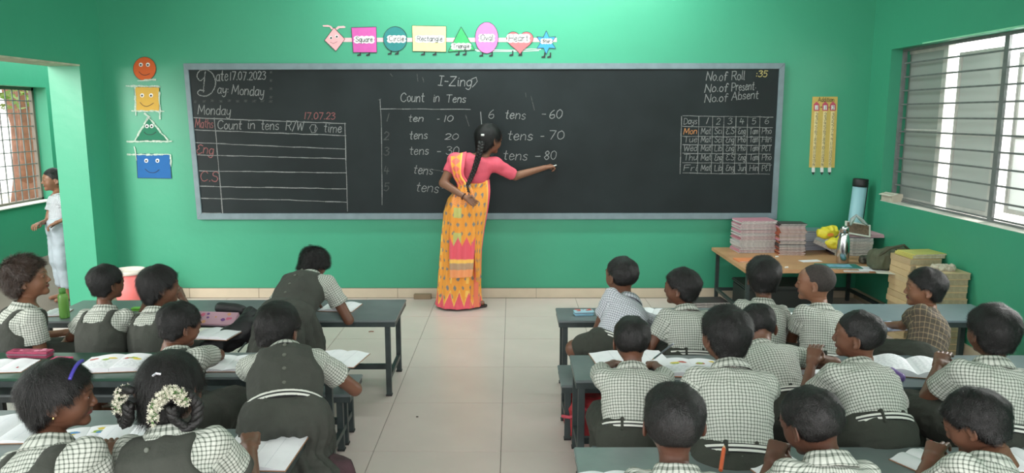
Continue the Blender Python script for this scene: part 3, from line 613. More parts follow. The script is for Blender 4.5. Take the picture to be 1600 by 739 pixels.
def nets(D, lo, h):
    D = D.copy(); D[0] = D[-1] = 1; D[:, 0] = D[:, -1] = 1; D[:, :, 0] = D[:, :, -1] = 1
    S = D < 0; n = np.array(D.shape)
    cnt = np.zeros(tuple(n - 1), np.int8); offs = [(i, j, k) for i in (0, 1) for j in (0, 1) for k in (0, 1)]
    for i, j, k in offs: cnt += S[i:n[0] - 1 + i, j:n[1] - 1 + j, k:n[2] - 1 + k]
    act = (cnt > 0) & (cnt < 8); ci = np.argwhere(act)
    if len(ci) == 0: return np.zeros((0, 3)), np.zeros((0, 4), int)
    idx = np.full(act.shape, -1, np.int64); idx[act] = np.arange(len(ci))
    acc = np.zeros((len(ci), 3)); num = np.zeros(len(ci)); val = {o: D[ci[:, 0] + o[0], ci[:, 1] + o[1], ci[:, 2] + o[2]] for o in offs}
    for a in offs:
        for ax in range(3):
            if a[ax]: continue
            b = list(a); b[ax] = 1; b = tuple(b); va, vb = val[a], val[b]; m = (va < 0) != (vb < 0)
            t = np.where(m, va / np.where(m, va - vb, 1), 0); p = np.tile(np.array(a, float), (len(ci), 1)); p[:, ax] = t
            acc += p * m[:, None]; num += m
    verts = lo + (ci + acc / num[:, None]) * h; quads = []
    for ax in range(3):
        u, v = (ax + 1) % 3, (ax + 2) % 3
        A = S; sa = [slice(None)] * 3; sb = [slice(None)] * 3; sa[ax] = slice(0, -1); sb[ax] = slice(1, None)
        ea = A[tuple(sa)]; eb = A[tuple(sb)]; e = np.argwhere(ea != eb)
        e = e[(e[:, u] > 0) & (e[:, v] > 0) & (e[:, u] < n[u] - 1) & (e[:, v] < n[v] - 1)]
        fl = ea[e[:, 0], e[:, 1], e[:, 2]]
        def c(du, dv):
            q = e.copy(); q[:, u] -= du; q[:, v] -= dv; return idx[q[:, 0], q[:, 1], q[:, 2]]
        Q = np.stack([c(1, 1), c(0, 1), c(0, 0), c(1, 0)], 1); Q[~fl] = Q[~fl][:, ::-1]; quads.append(Q)
    return verts, np.concatenate(quads)
def make_mesh(name, v, q, mi=None, uv=None, col=None, smooth=True):
    me = bpy.data.meshes.new(name); me.vertices.add(len(v)); me.vertices.foreach_set('co', np.asarray(v, F32).ravel())
    q = np.asarray(q, np.int32); me.loops.add(q.size); me.loops.foreach_set('vertex_index', q.ravel()); me.polygons.add(len(q))
    me.polygons.foreach_set('loop_start', np.arange(len(q), dtype=np.int32) * 4); me.polygons.foreach_set('loop_total', np.full(len(q), 4, np.int32))
    if mi is not None: me.polygons.foreach_set('material_index', np.asarray(mi, np.int32))
    if smooth: me.polygons.foreach_set('use_smooth', np.ones(len(q), bool))
    if uv is not None:
        l = me.uv_layers.new(name='UVMap'); l.data.foreach_set('uv', np.asarray(uv, F32).ravel())
    if col is not None:
        a = me.color_attributes.new('Col', 'FLOAT_COLOR', 'POINT'); a.data.foreach_set('color', np.asarray(col, F32).ravel())
    me.update(calc_edges=True); return me
def vnormals(v, q):
    fn = np.cross(v[q[:, 2]] - v[q[:, 0]], v[q[:, 3]] - v[q[:, 1]]); N = np.zeros_like(v)
    for k in range(4): np.add.at(N, q[:, k], fn)
    return N / (np.linalg.norm(N, axis=1, keepdims=True) + 1e-12)
def hsh(i, j, k, s):
    x = (i * 374761393 + j * 668265263 + k * 2147483647 + s * 974711) & 0xffffffff; x = ((x ^ (x >> 13)) * 1274126177) & 0xffffffff
    return ((x ^ (x >> 16)) & 0xffff) / 65535.0
def vnoise(P, s=0):
    P = np.asarray(P, float); I = np.floor(P).astype(np.int64); f = P - I; f = f * f * (3 - 2 * f); r = 0
    for a in (0, 1):
        for b in (0, 1):
            for c in (0, 1):
                w_ = (f[:, 0] if a else 1 - f[:, 0]) * (f[:, 1] if b else 1 - f[:, 1]) * (f[:, 2] if c else 1 - f[:, 2]); r = r + w_ * hsh(I[:, 0] + a, I[:, 1] + b, I[:, 2] + c, s)
    return r * 2 - 1
def relax(v, q, it=1, lam=.5):
    for _ in range(it):
        A = np.zeros_like(v); c = np.zeros(len(v))
        for k in range(4):
            a, b = q[:, k], q[:, (k + 1) % 4]; np.add.at(A, a, v[b]); np.add.at(c, a, 1); np.add.at(A, b, v[a]); np.add.at(c, b, 1)
        v = v * (1 - lam) + A / c[:, None] * lam
    return v
def basis(x=None, y=None, z=None, hint=(0, 0, 1)):
    """orthonormal columns with one exact axis and a hint for up(z)"""
    if y is not None:
        y = nrm(y); x = nrm(np.cross(y, hint)); z = np.cross(x, y)
    elif z is not None:
        z = nrm(z); x = nrm(np.cross(hint, z)); y = np.cross(z, x)
    elif x is not None:
        x = nrm(x); y = nrm(np.cross(hint, x)); z = np.cross(x, y)
    return np.stack([x, y, z], 1)
def rotz(a): c, s = math.cos(a), math.sin(a); return np.array([[c, -s, 0], [s, c, 0], [0, 0, 1.]])
def rotx(a): c, s = math.cos(a), math.sin(a); return np.array([[1., 0, 0], [0, c, -s], [0, s, c]])
def roty(a): c, s = math.cos(a), math.sin(a); return np.array([[c, 0, s], [0, 1., 0], [-s, 0, c]])

# ------------------------------------------------------------------ cloth, skin, hair materials
def skin_mat(name, col, dark):
    m = mat(name, col, .48, col2=dark, vscale=14, bump=.05, bscale=160, sub=.05); return m
SKINS = [skin_mat('skin_brown', (0.155, 0.068, 0.040, 1), (0.130, 0.056, 0.033, 1)), skin_mat('skin_deep_brown', (0.105, 0.044, 0.027, 1), (0.085, 0.036, 0.022, 1)), skin_mat('skin_warm_brown', (0.25, 0.115, 0.066, 1), (0.21, 0.095, 0.055, 1))]
M_LIP = mat('lip', (0.16, 0.05, 0.045, 1), .4); M_EYEW = mat('eye_white', (0.6, 0.58, 0.55, 1), .2); M_IRIS = mat('iris', (0.01, 0.006, 0.004, 1), .15)
M_HAIR = mat('hair_black', (0.009, 0.008, 0.008, 1), .50, var=.4, vscale=60, spec=.5, bump=.35, bscale=230); M_HAIR_HAZE = mat('hair_haze_brown', (0.045, 0.024, 0.016, 1), .5, var=.4, vscale=60)  # brown variant has glare haze put into the hair colour
def gingham(name, base, dark, per=.0112, duty=.34):
    m = bpy.data.materials.new(name); m.use_nodes = True; n = m.node_tree; b = n.nodes['Principled BSDF']; b.inputs['Roughness'].default_value = .85
    uv = n.nodes.new('ShaderNodeUVMap'); nz = n.nodes.new('ShaderNodeTexNoise'); nz.inputs['Scale'].default_value = 22; n.links.new(uv.outputs[0], nz.inputs['Vector'])
    mx = n.nodes.new('ShaderNodeVectorMath'); mx.operation = 'MULTIPLY_ADD'; mx.inputs[1].default_value = (.006, .006, .006); n.links.new(nz.outputs['Color'], mx.inputs[0]); n.links.new(uv.outputs[0], mx.inputs[2])
    s = n.nodes.new('ShaderNodeSeparateXYZ'); n.links.new(mx.outputs[0], s.inputs[0]); ls = []
    for ax in 'XY':
        d = n.nodes.new('ShaderNodeMath'); d.operation = 'DIVIDE'; d.inputs[1].default_value = per; n.links.new(s.outputs[ax], d.inputs[0])
        f = n.nodes.new('ShaderNodeMath'); f.operation = 'FRACT'; n.links.new(d.outputs[0], f.inputs[0])
        c = n.nodes.new('ShaderNodeMath'); c.operation = 'LESS_THAN'; c.inputs[1].default_value = duty; n.links.new(f.outputs[0], c.inputs[0]); ls.append(c)
    ad = n.nodes.new('ShaderNodeMath'); ad.operation = 'ADD'; n.links.new(ls[0].outputs[0], ad.inputs[0]); n.links.new(ls[1].outputs[0], ad.inputs[1])
    hf = n.nodes.new('ShaderNodeMath'); hf.operation = 'MULTIPLY'; hf.inputs[1].default_value = .5; n.links.new(ad.outputs[0], hf.inputs[0])
    r = n.nodes.new('ShaderNodeValToRGB'); r.color_ramp.interpolation = 'LINEAR'; e = r.color_ramp.elements; e[0].position = 0; e[0].color = base; e[1].position = 1; e[1].color = dark
    mid = e.new(.5); mid.color = tuple(base[i] * .42 + dark[i] * .58 for i in range(3)) + (1,)
    n.links.new(hf.outputs[0], r.inputs[0]); n.links.new(r.outputs[0], b.inputs['Base Color'])
    t = n.nodes.new('ShaderNodeTexCoord'); n2 = n.nodes.new('ShaderNodeTexNoise'); n2.inputs['Scale'].default_value = 38; n2.inputs['Detail'].default_value = 5; n.links.new(t.outputs['Object'], n2.inputs['Vector'])
    bp = n.nodes.new('ShaderNodeBump'); bp.inputs['Strength'].default_value = .55; bp.inputs['Distance'].default_value = .012; n.links.new(n2.outputs[0], bp.inputs['Height']); n.links.new(bp.outputs[0], b.inputs['Normal'])
    MATS[name] = m; return m
M_CHK = gingham('uniform_check', (0.50, 0.52, 0.47, 1), (0.080, 0.098, 0.078, 1), duty=.32)
M_CHKB = gingham('uniform_check_blue', (0.55, 0.57, 0.62, 1), (0.11, 0.125, 0.14, 1), duty=.28)
M_PLAID = gingham('brown_plaid', (0.075, 0.060, 0.045, 1), (0.30, 0.22, 0.13, 1), per=.026, duty=.16)
M_PIN = mat('pinafore_olive', (0.047, 0.051, 0.042, 1), .9, var=.22, vscale=9, bump=.9, bscale=20)
M_TROU = mat('trouser_olive', (0.036, 0.040, 0.031, 1), .9, var=.2, vscale=9, bump=.9, bscale=20)
M_BELT = None
def belt_mat():
    m = bpy.data.materials.new('belt_striped'); m.use_nodes = True; n = m.node_tree; b = n.nodes['Principled BSDF']; b.inputs['Roughness'].default_value = .6
    uv = n.nodes.new('ShaderNodeUVMap'); s = n.nodes.new('ShaderNodeSeparateXYZ'); n.links.new(uv.outputs[0], s.inputs[0]); r = n.nodes.new('ShaderNodeValToRGB'); r.color_ramp.interpolation = 'CONSTANT'
    e = r.color_ramp.elements; K = (.012, .013, .013, 1); Wt = (.6, .61, .56, 1); e[0].position = 0; e[0].color = K; e[1].position = .12; e[1].color = Wt
    for p, c in ((.38, K), (.60, Wt), (.86, K)): q = e.new(p); q.color = c
    n.links.new(s.outputs['Y'], r.inputs[0]); n.links.new(r.outputs[0], b.inputs['Base Color']); return m
M_BELT = belt_mat()

# ------------------------------------------------------------------ shared head, hands, hair (built once)
def head_template():
    F = Field((-.095, -.125, -.15), (.095, .125, .115), .0030)
    F.add(ellip((0, -.012, .022), (.073, .090, .078)), 0); F.add(ellip((0, .030, -.035), (.053, .052, .062)), .035)
    F.add(ellip((0, .040, .020), (.060, .046, .050)), .03)
    for s in (-1, 1): F.add(ellip((s * .031, .050, -.030), (.026, .028, .028)), .02)
    F.add(ellip((0, .068, -.083), (.018, .016, .015)), .022)
    F.add(cone((0, -.018, -.05), (0, -.034, -.15), .039, .040), .03)
    for s in (-1, 1): F.sub(ellip((s * .031, .100, .004), (.018, .016, .010)), .012)
    F.add(cone((0, .084, .006), (0, .0975, -.025), .0060, .0082), .010)
    for s in (-1, 1): F.add(ellip((s * .011, .090, -.029), (.008, .009, .007)), .006)
    for s in (-1, 1): F.add(ellip((s * .031, .0775, .004), (.0145, .0125, .0120)), .004)   # lids
    for s in (-1, 1): F.sub(ellip((s * .031, .094, .003), (.0125, .016, .0042), rotz(-s * .25)), .0015)
    for s in (-1, 1): F.add(cone((s * .016, .0885, .019), (s * .045, .0775, .020), .0045, .003), .008)
    F.add(ellip((0, .0815, -.0475), (.021, .0095, .0050)), .005); F.add(ellip((0, .0800, -.0560), (.018, .0095, .0055)), .004)
    F.sub(cone((-.020, .0925, -.0515), (.020, .0925, -.0515), .0014), .002)
    for s in (-1, 1):
        R = rotz(s * .45) @ rotx(-.15); c = V(s * .077, -.006, -.008)
        F.add(ellip(c, (.0055, .018, .029), R), .006); F.sub(ellip(c + V(s * .006, .001, .003), (.005, .010, .017), R), .004); F.add(ellip(c + V(0, .006, -.024), (.005, .008, .008)), .004)
    v, q = F.mesh(); v = relax(v, q, 1, .35); fc = v[q].mean(1); mi = np.zeros(len(q), int)
    lip = (np.abs(fc[:, 0]) < .021) & (fc[:, 1] > .078) & (((fc[:, 2] + .0515) / .0090) ** 2 + (fc[:, 0] / .0215) ** 2 < 1); mi[lip] = 1
    return v, q, mi
HEAD = head_template()
ebm = bmesh.new(); bmesh.ops.create_uvsphere(ebm, u_segments=16, v_segments=10, radius=.0108); EYE = bpy.data.meshes.new('eye'); 
for f in ebm.faces:
    c = f.calc_center_median(); f.smooth = True; f.material_index = 1 if (c.x ** 2 + c.z ** 2) ** .5 < .0058 and c.y > 0 else 0
ebm.to_mesh(EYE); ebm.free(); EYE.materials.append(M_EYEW); EYE.materials.append(M_IRIS)

def hand_template(curl, thumb=.5, spread=.05, index_out=False):
    F = Field((-.03, -.06, -.085), (.20, .075, .035), .0027)
    ys = [.028, .010, -.009, -.027]; ln = [.92, 1.0, .94, .76]
    for i, y in enumerate(ys): F.add(cone((0, y * .45, 0), (.078, y, 0 if i in (1, 2) else -.003), .0155, .0115), .012)
    F.add(cone((-.03, 0, 0), (.01, 0, 0), .0215, .022), .015)
    for i, y in enumerate(ys):
        c = curl[i] if isinstance(curl, (list, tuple)) else curl; p = V(.080, y, -.001); a = 0; dy = spread * (1.5 - i) * .6; k = .006
        for L, r1, r2, g in ((.042, .0092, .0082, .8), (.026, .0082, .0074, 1.15), (.021, .0074, .0062, .8)):
            a += c * g; d = nrm(V(math.cos(a), dy, -math.sin(a))); q = p + d * L * ln[i]; F.add(cone(p, q, r1, r2), k); p = q; k = .002
    a = V(.018, .022, -.006); b = V(.046, .046, -.016 - .012 * thumb); c = V(.074, .050 - .022 * thumb, -.022 - .022 * thumb); d = V(.094, .044 - .035 * thumb, -.024 - .030 * thumb)
    F.add(cone(a, b, .015, .0115), .012); F.add(cone(b, c, .0115, .0092), .003); F.add(cone(c, d, .0092, .0075), .002)
    v, q = F.mesh(); return relax(v, q, 1, .3), q
HANDS = {'flat': hand_template([.12, .15, .18, .22], .1), 'relax': hand_template([.45, .5, .55, .6], .35), 'write': hand_template([.62, .75, 1.05, 1.15], .75), 'fist': hand_template([1.25, 1.3, 1.3, 1.3], .9)}

def strands(v, q, n, L, lift, wid, crown, rng, flow=None, droop=0.0, keep=None, curl=0.0):
    N = vnormals(v, q); fi = rng.integers(0, len(q), n); w_ = rng.random((n, 4)); w_ /= w_.sum(1, keepdims=True)
    P = (v[q[fi]] * w_[..., None]).sum(1); Nn = (N[q[fi]] * w_[..., None]).sum(1); Nn /= np.linalg.norm(Nn, axis=1, keepdims=True) + 1e-9
    if keep is not None: k = keep(P); P, Nn = P[k], Nn[k]
    n = len(P); D = P - crown if flow is None else np.tile(V(flow), (n, 1)); D = D + rng.normal(0, .35 if droop == 0 else .2, (n, 3)) * np.linalg.norm(D, axis=1, keepdims=True)
    D -= Nn * (D * Nn).sum(1, keepdims=True); D /= np.linalg.norm(D, axis=1, keepdims=True) + 1e-9; D[:, 2] -= droop; S = np.cross(D, Nn); ln = L * rng.uniform(.5, 1.2, (n, 1)); lf = lift * rng.uniform(.1, 1.3, (n, 1))
    pts = []; 
    for t, h, ww in ((0, -.3, 1), (.5, .75, .9), (1, 1, .25)):
        c = P + D * ln * t + Nn * lf * h + S * (curl * math.sin(t * 5) * rng.normal(0, 1, (n, 1))); pts += [c - S * wid * ww / 2, c + S * wid * ww / 2]
    vv = np.stack(pts, 1).reshape(-1, 3); b = (np.arange(n) * 6)[:, None]; qq = np.concatenate([b + np.array([[0, 1, 3, 2]]), b + np.array([[2, 3, 5, 4]])])
    return vv, qq
def cat(parts):
    vs, qs, ms, o = [], [], [], 0
    for p in parts:
        v, q = p[0], p[1]; vs.append(v); qs.append(np.asarray(q) + o); ms.append(p[2] if len(p) > 2 and p[2] is not None else np.zeros(len(q), int)); o += len(v)
    return np.concatenate(vs), np.concatenate(qs), np.concatenate(ms)
def hair_template(kind, seed=1):
    rng = np.random.default_rng(seed); P_ = {
        'crop': dict(top=.013, low=.004, nape=-.050, rough=.004, n=6500, L=.014, lift=.0018, ear=.034, curl=0),
        'buzz': dict(top=.005, low=.002, nape=-.045, rough=.001, n=5000, L=.005, lift=.0015, ear=.036, curl=0),
        'full': dict(top=.022, low=.007, nape=-.062, rough=.004, n=7000, L=.024, lift=.0028, ear=.032, curl=0),
        'bob': dict(top=.022, low=.018, nape=-.080, rough=.004, n=7500, L=.034, lift=.005, ear=.026, curl=0),
        'curly': dict(top=.034, low=.020, nape=-.078, rough=.008, n=9000, L=.024, lift=.014, ear=.024, curl=.004),
        'long': dict(top=.012, low=.012, nape=-.085, rough=.0015, n=6000, L=.045, lift=.002, ear=.022, curl=0)}[kind]
    F = Field((-.13, -.15, -.12), (.13, .12, .14), .0035 if kind != 'curly' else .004)
    def shell(P):
        q = P - np.array([0, -.012, .022], F32); t = np.clip((P[:, 2] + .06) / .11, 0, 1); e = P_['low'] + (P_['top'] - P_['low']) * t
        r = np.stack([.073 + e * .8, .090 + e * .75, .078 + e], 1); u = q / r; k0 = np.sqrt((u * u).sum(1)); k1 = np.sqrt(((u / r) ** 2).sum(1)) + 1e-9
        d = k0 * (k0 - 1) / k1
        if P_['nape'] < -.055:   # back of the neck
            qq = (P - np.array([0, -.045, -.030], F32)) / np.array([.062 + P_['low'] * .4, .044 + P_['low'] * .5, .075 if kind in ('bob', 'curly', 'long') else .060], F32); d2 = (np.sqrt((qq * qq).sum(1)) - 1) * .05; d = smin(d, d2, .02)
        return d + vnoise(P * 28, seed) * P_['rough'] + vnoise(P * 70, seed + 1) * P_['rough'] * .5
    F.add((shell, V(-.12, -.14, -.115), V(.12, .11, .13)))
    c = .0165
    F.keep(lambda P: -c - (-.71 * P[:, 1] + .70 * P[:, 2]) + vnoise(P * 60, 3) * .003, .008)
    F.keep(lambda P: P_['nape'] - P[:, 2] + vnoise(P * 90, 5) * .004, .008)
    for s in (-1, 1): F.sub(ellip((s * .086, .010, -.016), (.028, P_['ear'] * .8, P_['ear'])), .006)
    v, q = F.mesh(); v = relax(v, q, 1, .3)
    st = strands(v, q, int(P_['n'] * 1.5), P_['L'], P_['lift'], .0008, V(0, -.045, .11), rng, keep=lambda P: (np.linalg.norm((P - V(0, -.012, .022)) / V(.073, .09, .078), axis=1) > .98), curl=P_['curl'], droop=.15 if kind in ('bob', 'long') else 0)
    brow = []
    for s in (-1, 1):
        for k in range(26):
            t = k / 25; p = V(s * (.014 + .034 * t), .0925 - .014 * t * t, .0215 + .006 * math.sin(t * 2.6)); d = V(s * .006, -.001, .003 - .004 * t); n_ = V(0, 0, .0016 * (1 - .5 * t))
            brow.append((np.array([p - n_, p + n_, p + d + n_ * .5, p + d - n_ * .5]), np.array([[0, 1, 2, 3]])))
    v, q, _ = cat([(v, q), st] + brow)
    me = make_mesh('hair', v, q); return me
HAIR = {}
def hair(kind, brown=False):
    k = (kind, brown)
    if k not in HAIR:
        if (kind, not brown) in HAIR: me = HAIR[(kind, not brown)].copy(); me.materials.clear()
        else: me = hair_template(kind)
        me.materials.append(M_HAIR_HAZE if brown else (mat('hair_shaved', (.045, .036, .032, 1), .8, var=.3, vscale=90) if kind == 'buzz' else M_HAIR)); HAIR[k] = me
    return HAIR[k]
def collar_mesh(mt, name):
    prof = [(.046, -.022), (.0445, .000), (.0435, .010), (.0470, .0125), (.0515, .007), (.060, -.009), (.068, -.024), (.066, -.027), (.057, -.014), (.050, -.004)]
    n = 44; vs = []; uv = []
    for k in range(n + 1):
        ph = math.radians(28) + (2 * PI - math.radians(56)) * k / n     # open at the front (+y)
        for i, (r, z) in enumerate(prof):
            front = max(0, math.cos(ph)); r2 = r * (1 + .0 * front); zz = z - .020 * front - .010 * math.sin(ph * 7) * 0.06
            vs.append((math.sin(ph) * r2 * 1.08, math.cos(ph) * r2, zz))
    m = len(prof); q = [(k * m + i, k * m + (i + 1) % m, (k + 1) * m + (i + 1) % m, (k + 1) * m + i) for k in range(n) for i in range(m)]
    v = np.array(vs); q = np.array(q); uvs = []
    for k in range(n):
        for i in range(m):
            for kk, ii in ((k, i), (k, i + 1), (k + 1, i + 1), (k + 1, i)): uvs.append((kk * .0058, ii * .0072))
    me = make_mesh(name, v, q, uv=uvs); me.materials.append(mt); return me
COLLAR = {m.name: collar_mesh(m, 'collar') for m in (M_CHK, M_CHKB, M_PLAID)}

# ------------------------------------------------------------------ a seated or standing child
TS = np.array([-.35, -.12, .0, .22, .5, .74, .88, .96, 1.04]); TA = np.array([.085, .104, .106, .096, .102, .112, .100, .066, .040]); TB = np.array([.066, .080, .082, .072, .076, .078, .062, .050, .038])
class Torso:
    def __init__(s, P, N, fwd, sc, bow=.02, wide=1.0):
        s.P, s.N = V(P), V(N); ax = s.N - s.P; s.L = np.linalg.norm(ax); t = ax / s.L; r = nrm(np.cross(fwd, t)); f = np.cross(t, r); s.R = np.stack([r, f, t], 1); s.sc = sc; s.bow = bow; s.w = wide
    def loc(s, P): return (P - s.P.astype(F32)) @ s.R.astype(F32)
    def world(s, r, f, t): return s.P + s.R @ V(r, f, t)
    def prim(s, e=0.0, t0=-.30, t1=1.02, extra=None):
        def f(P):
            q = s.loc(P); tn = q[:, 2] / s.L; a = np.interp(tn, TS, TA * s.sc * s.w) + e; b = np.interp(tn, TS, TB * s.sc) + e
            if extra is not None: g = extra(tn); a = a + g; b = b + g
            cb = -s.bow * np.sin(PI * np.clip(tn, 0, 1)); x = q[:, 0] / a; y = (q[:, 1] - cb) / b; k0 = np.sqrt(x * x + y * y) + 1e-6; rad = np.sqrt(q[:, 0] ** 2 + (q[:, 1] - cb) ** 2)
            d = rad * (1 - 1 / k0); d = np.maximum(d, -np.minimum(a, b)); return smax(smax(d, (t0 - tn) * s.L, .02), (tn - t1) * s.L, .02).astype(F32)
        m = .16 * s.sc * s.w + abs(e) + s.bow + (.06 if extra is not None else 0); c = np.stack([s.world(0, 0, t0 * s.L), s.world(0, 0, t1 * s.L)]); return f, c.min(0) - m, c.max(0) + m
    def uv(s, v, q, arms=()):
        """per-corner cloth coordinates in metres from the region nearest to each face"""
        fc = v[q].mean(1); ql = s.loc(fc.astype(F32)); bt = np.abs(np.sqrt((ql[:, 0] / 1.25) ** 2 + ql[:, 1] ** 2) - .075 * s.sc); reg = np.zeros(len(q), int)
        for i, (A, B, r) in enumerate(arms):
            A, B = V(A), V(B); ba = B - A; h = ((fc - A) @ ba) / ba.dot(ba); d = np.linalg.norm(fc - (A + np.clip(h, 0, 1.2)[:, None] * ba), axis=1) - r * 1.15
            lat = np.abs(ql[:, 0]) > .088 * s.sc * s.w; reg[(d < .02) & (h > .08) & lat] = i + 1
        pts = v[q]; out = np.zeros((len(q), 4, 2))
        ql = s.loc(pts.reshape(-1, 3).astype(F32)).reshape(-1, 4, 3); fl = s.loc(fc.astype(F32))
        a0 = np.arctan2(fl[:, 0], -fl[:, 1] * 1.25); a = np.arctan2(ql[..., 0], -ql[..., 1] * 1.25); a = a0[:, None] + (a - a0[:, None] + PI) % (2 * PI) - PI
        out[..., 0] = a * .125 * s.sc; out[..., 1] = ql[..., 2]
        for i, (A, B, r) in enumerate(arms):
            m = reg == i + 1
            if not m.any(): continue
            Bs = basis(z=V(B) - V(A), hint=s.R[:, 1]); w_ = (pts[m] - V(A)) @ Bs; wf = (fc[m] - V(A)) @ Bs; a0 = np.arctan2(wf[:, 0], wf[:, 1]); a = np.arctan2(w_[..., 0], w_[..., 1]); a = a0[:, None] + (a - a0[:, None] + PI) % (2 * PI) - PI
            out[m, :, 0] = a * r; out[m, :, 1] = w_[..., 2]
        return out.reshape(-1, 2)
def ik(S, W, l1, l2, hint):
    S, W = V(S), V(W); d = W - S; L = np.linalg.norm(d); mx = (l1 + l2) * .985
    if L > mx: W = S + d / L * mx; d = W - S; L = mx
    a = (l1 * l1 - l2 * l2 + L * L) / (2 * L); h = math.sqrt(max(l1 * l1 - a * a, 0)); u = d / L; g = V(hint); g = nrm(g - u * g.dot(u)); return S + u * a + g * h, W
def crease(v, q, T, seed, amp, fr=(16, 16, 34)):
    N = vnormals(v, q); l = T.loc(v.astype(F32)).astype(float); n1 = vnoise(l * V(*fr), seed); n2 = vnoise(l * V(fr[2], fr[1], fr[0]) * 1.1 + 7, seed + 9)
    d = (1 - np.abs(n1) * 2) * .6 + (1 - np.abs(n2) * 2) * .4; return v + N * (d * amp)[:, None]
def obj_at(name, me, parent, org):
    o = bpy.data.objects.new(name, me); COL.objects.link(o); o.parent = parent; return o
NP = [0]
def child(label, pelvis, neck, head, yaw=0, hyaw=0, hpitch=0, hroll=0, hs=1.0, sc=1.0, hairk='crop', brown=False, skin=0, top='shirt', shirt='uniform_check', pin='high',
          L=None, R=None, eL=(-.6, -.3, -.7), eR=(.6, -.3, -.7), hand=('relax', 'relax'), legs='sit', bow=.02, wide=1.0, belt=True, skirt_extra=(), cuff=False, shx=(0, 0), seat=None, fwd=None, armn=None, shorts=False):
    NP[0] += 1; seed = NP[0] * 13
    pelvis, neck, head = V(pelvis), V(neck), V(head); F_ = V(-math.sin(yaw), math.cos(yaw), 0); T = Torso(pelvis, neck, F_, sc, bow, wide); rt, fw, up = T.R[:, 0], T.R[:, 1], T.R[:, 2]
    org = V(pelvis[0], pelvis[1], 0.0); sk = SKINS[skin]
    root = empty('person', org, label=label, cat='child' if top != 'adult' else 'woman')
    HR = rotz(hyaw) @ rotx(-hpitch) @ roty(hroll)
    HM = Matrix(((HR * hs).tolist()[0] + [head[0] - org[0]], (HR * hs).tolist()[1] + [head[1] - org[1]], (HR * hs).tolist()[2] + [head[2]], [0, 0, 0, 1]))
    S = [neck - up * .044 * sc - rt * (.108 * sc * wide) + fw * shx[0], neck - up * .044 * sc + rt * (.108 * sc * wide) + fw * shx[1]]
    l1, l2 = .200 * sc, .180 * sc; arms = []
    for i, (tg, hn, sg) in enumerate(((L, eL, -1), (R, eR, 1))):
        tg = V(tg) if tg is not None else S[i] + fw * .22 * sc - up * .20 * sc
        hint = rt * abs(hn[0]) * sg + F_ * hn[1] + V(0, 0, hn[2]) if armn is None or armn[i] is None else V(armn[i])
        E, W = ik(S[i], tg, l1, l2, hint); arms.append((S[i], E, W))
    hips = [pelvis - rt * .052 * sc, pelvis + rt * .052 * sc]; Fh = nrm(V(F_[0], F_[1], 0)); rh = V(Fh[1], -Fh[0], 0); knees, feet = [], []
    for i in (0, 1):
        sg = -1 if i == 0 else 1
        if legs == 'sit': k = hips[i] + Fh * .27 * sc + rh * sg * .03 + V(0, 0, -.03); k[2] = max(k[2], .21); ft = V(k[0], k[1], .035) - Fh * .03
        elif legs == 'kneel': k = hips[i] + Fh * .13 + rh * sg * .03; k[2] = .345; ft = hips[i] - Fh * .04; ft[2] = .33
        elif legs == 'stand': k = (hips[i] + V(hips[i][0], hips[i][1], .035)) / 2 + Fh * .02; ft = V(hips[i][0], hips[i][1], .035) + rh * sg * .02
        else: k, ft = V(legs[i][0]), V(legs[i][1])
        knees.append(k); feet.append(ft)
    # body: torso, neck and limbs as one field, head and hands from the fine templates joined to the same mesh
    prims = [(T.prim(), 0)]; nb = head + HR @ (V(0, -.030, -.10) * hs)
    prims.append((cone(neck - up * .02, nb, .042 * sc, .038 * hs), .02))
    for i in (0, 1):
        s_, e_, w_ = arms[i]; prims += [(cone(s_, e_, .031 * sc, .0245 * sc), .02), (cone(e_, w_, .0245 * sc, .0165 * sc), .008)]
        prims += [(cone(hips[i], knees[i], .066 * sc, .046 * sc), .03), (cone(knees[i], feet[i], .043 * sc, .026 * sc), .012)]
        prims.append((cone(feet[i] - V(0, 0, .010), feet[i] + Fh * .10 * sc - V(0, 0, .016), .026 * sc, .018 * sc), .01))
    los = np.min([p[0][1] for p in prims], 0); his = np.max([p[0][2] for p in prims], 0); F = Field(los, his, .0085)
    for p, k in prims: F.add(p, k)
    bv, bq_ = F.mesh(); parts = [(bv, bq_), (HEAD[0] * hs @ HR.T + head, HEAD[1], HEAD[2])]
    for i in (0, 1):
        s_, e_, w_ = arms[i]; d = nrm(w_ - e_); hv, hq = HANDS[hand[i]]; B = basis(x=d, hint=(0, 0, 1)) if abs(d[2]) < .85 else basis(x=d, hint=fw * 1.0); m = hv * V(1, 1 if i == 1 else -1, 1) * .70 * sc
        if i == 0: hq = hq[:, ::-1]
        parts.append((m @ B.T + w_ + d * .004, hq))
    v, q, mi = cat(parts); me = make_mesh('body', v - org, q, mi); me.materials.append(sk); me.materials.append(M_LIP); obj_at('body', me, root, org)
    ho = obj_at('hair', hair(hairk, brown), root, org); ho.matrix_local = HM
    for sx in (-1, 1):
        eo = obj_at('eye', EYE, root, org); eo.matrix_local = HM @ Matrix.Translation((sx * .031, .0765, .004)) @ Matrix.Rotation(-sx * .12, 4, 'Z')
    # shirt
    mt = MATS[shirt]; sl = [(S[i], S[i] + (arms[i][1] - S[i]) * .53) for i in (0, 1)]; ps = [(T.prim(.012, -.04 if top != 'loose' else -.28, .97), 0)]
    for a_, b_ in sl: ps.append((cone(a_ - nrm(b_ - a_) * .01, b_, .037 * sc, .0435 * sc), .035))
    los = np.min([p[0][1] for p in ps], 0); his = np.max([p[0][2] for p in ps], 0); F = Field(los, his, .0062)
    for p, k in ps: F.add(p, k)
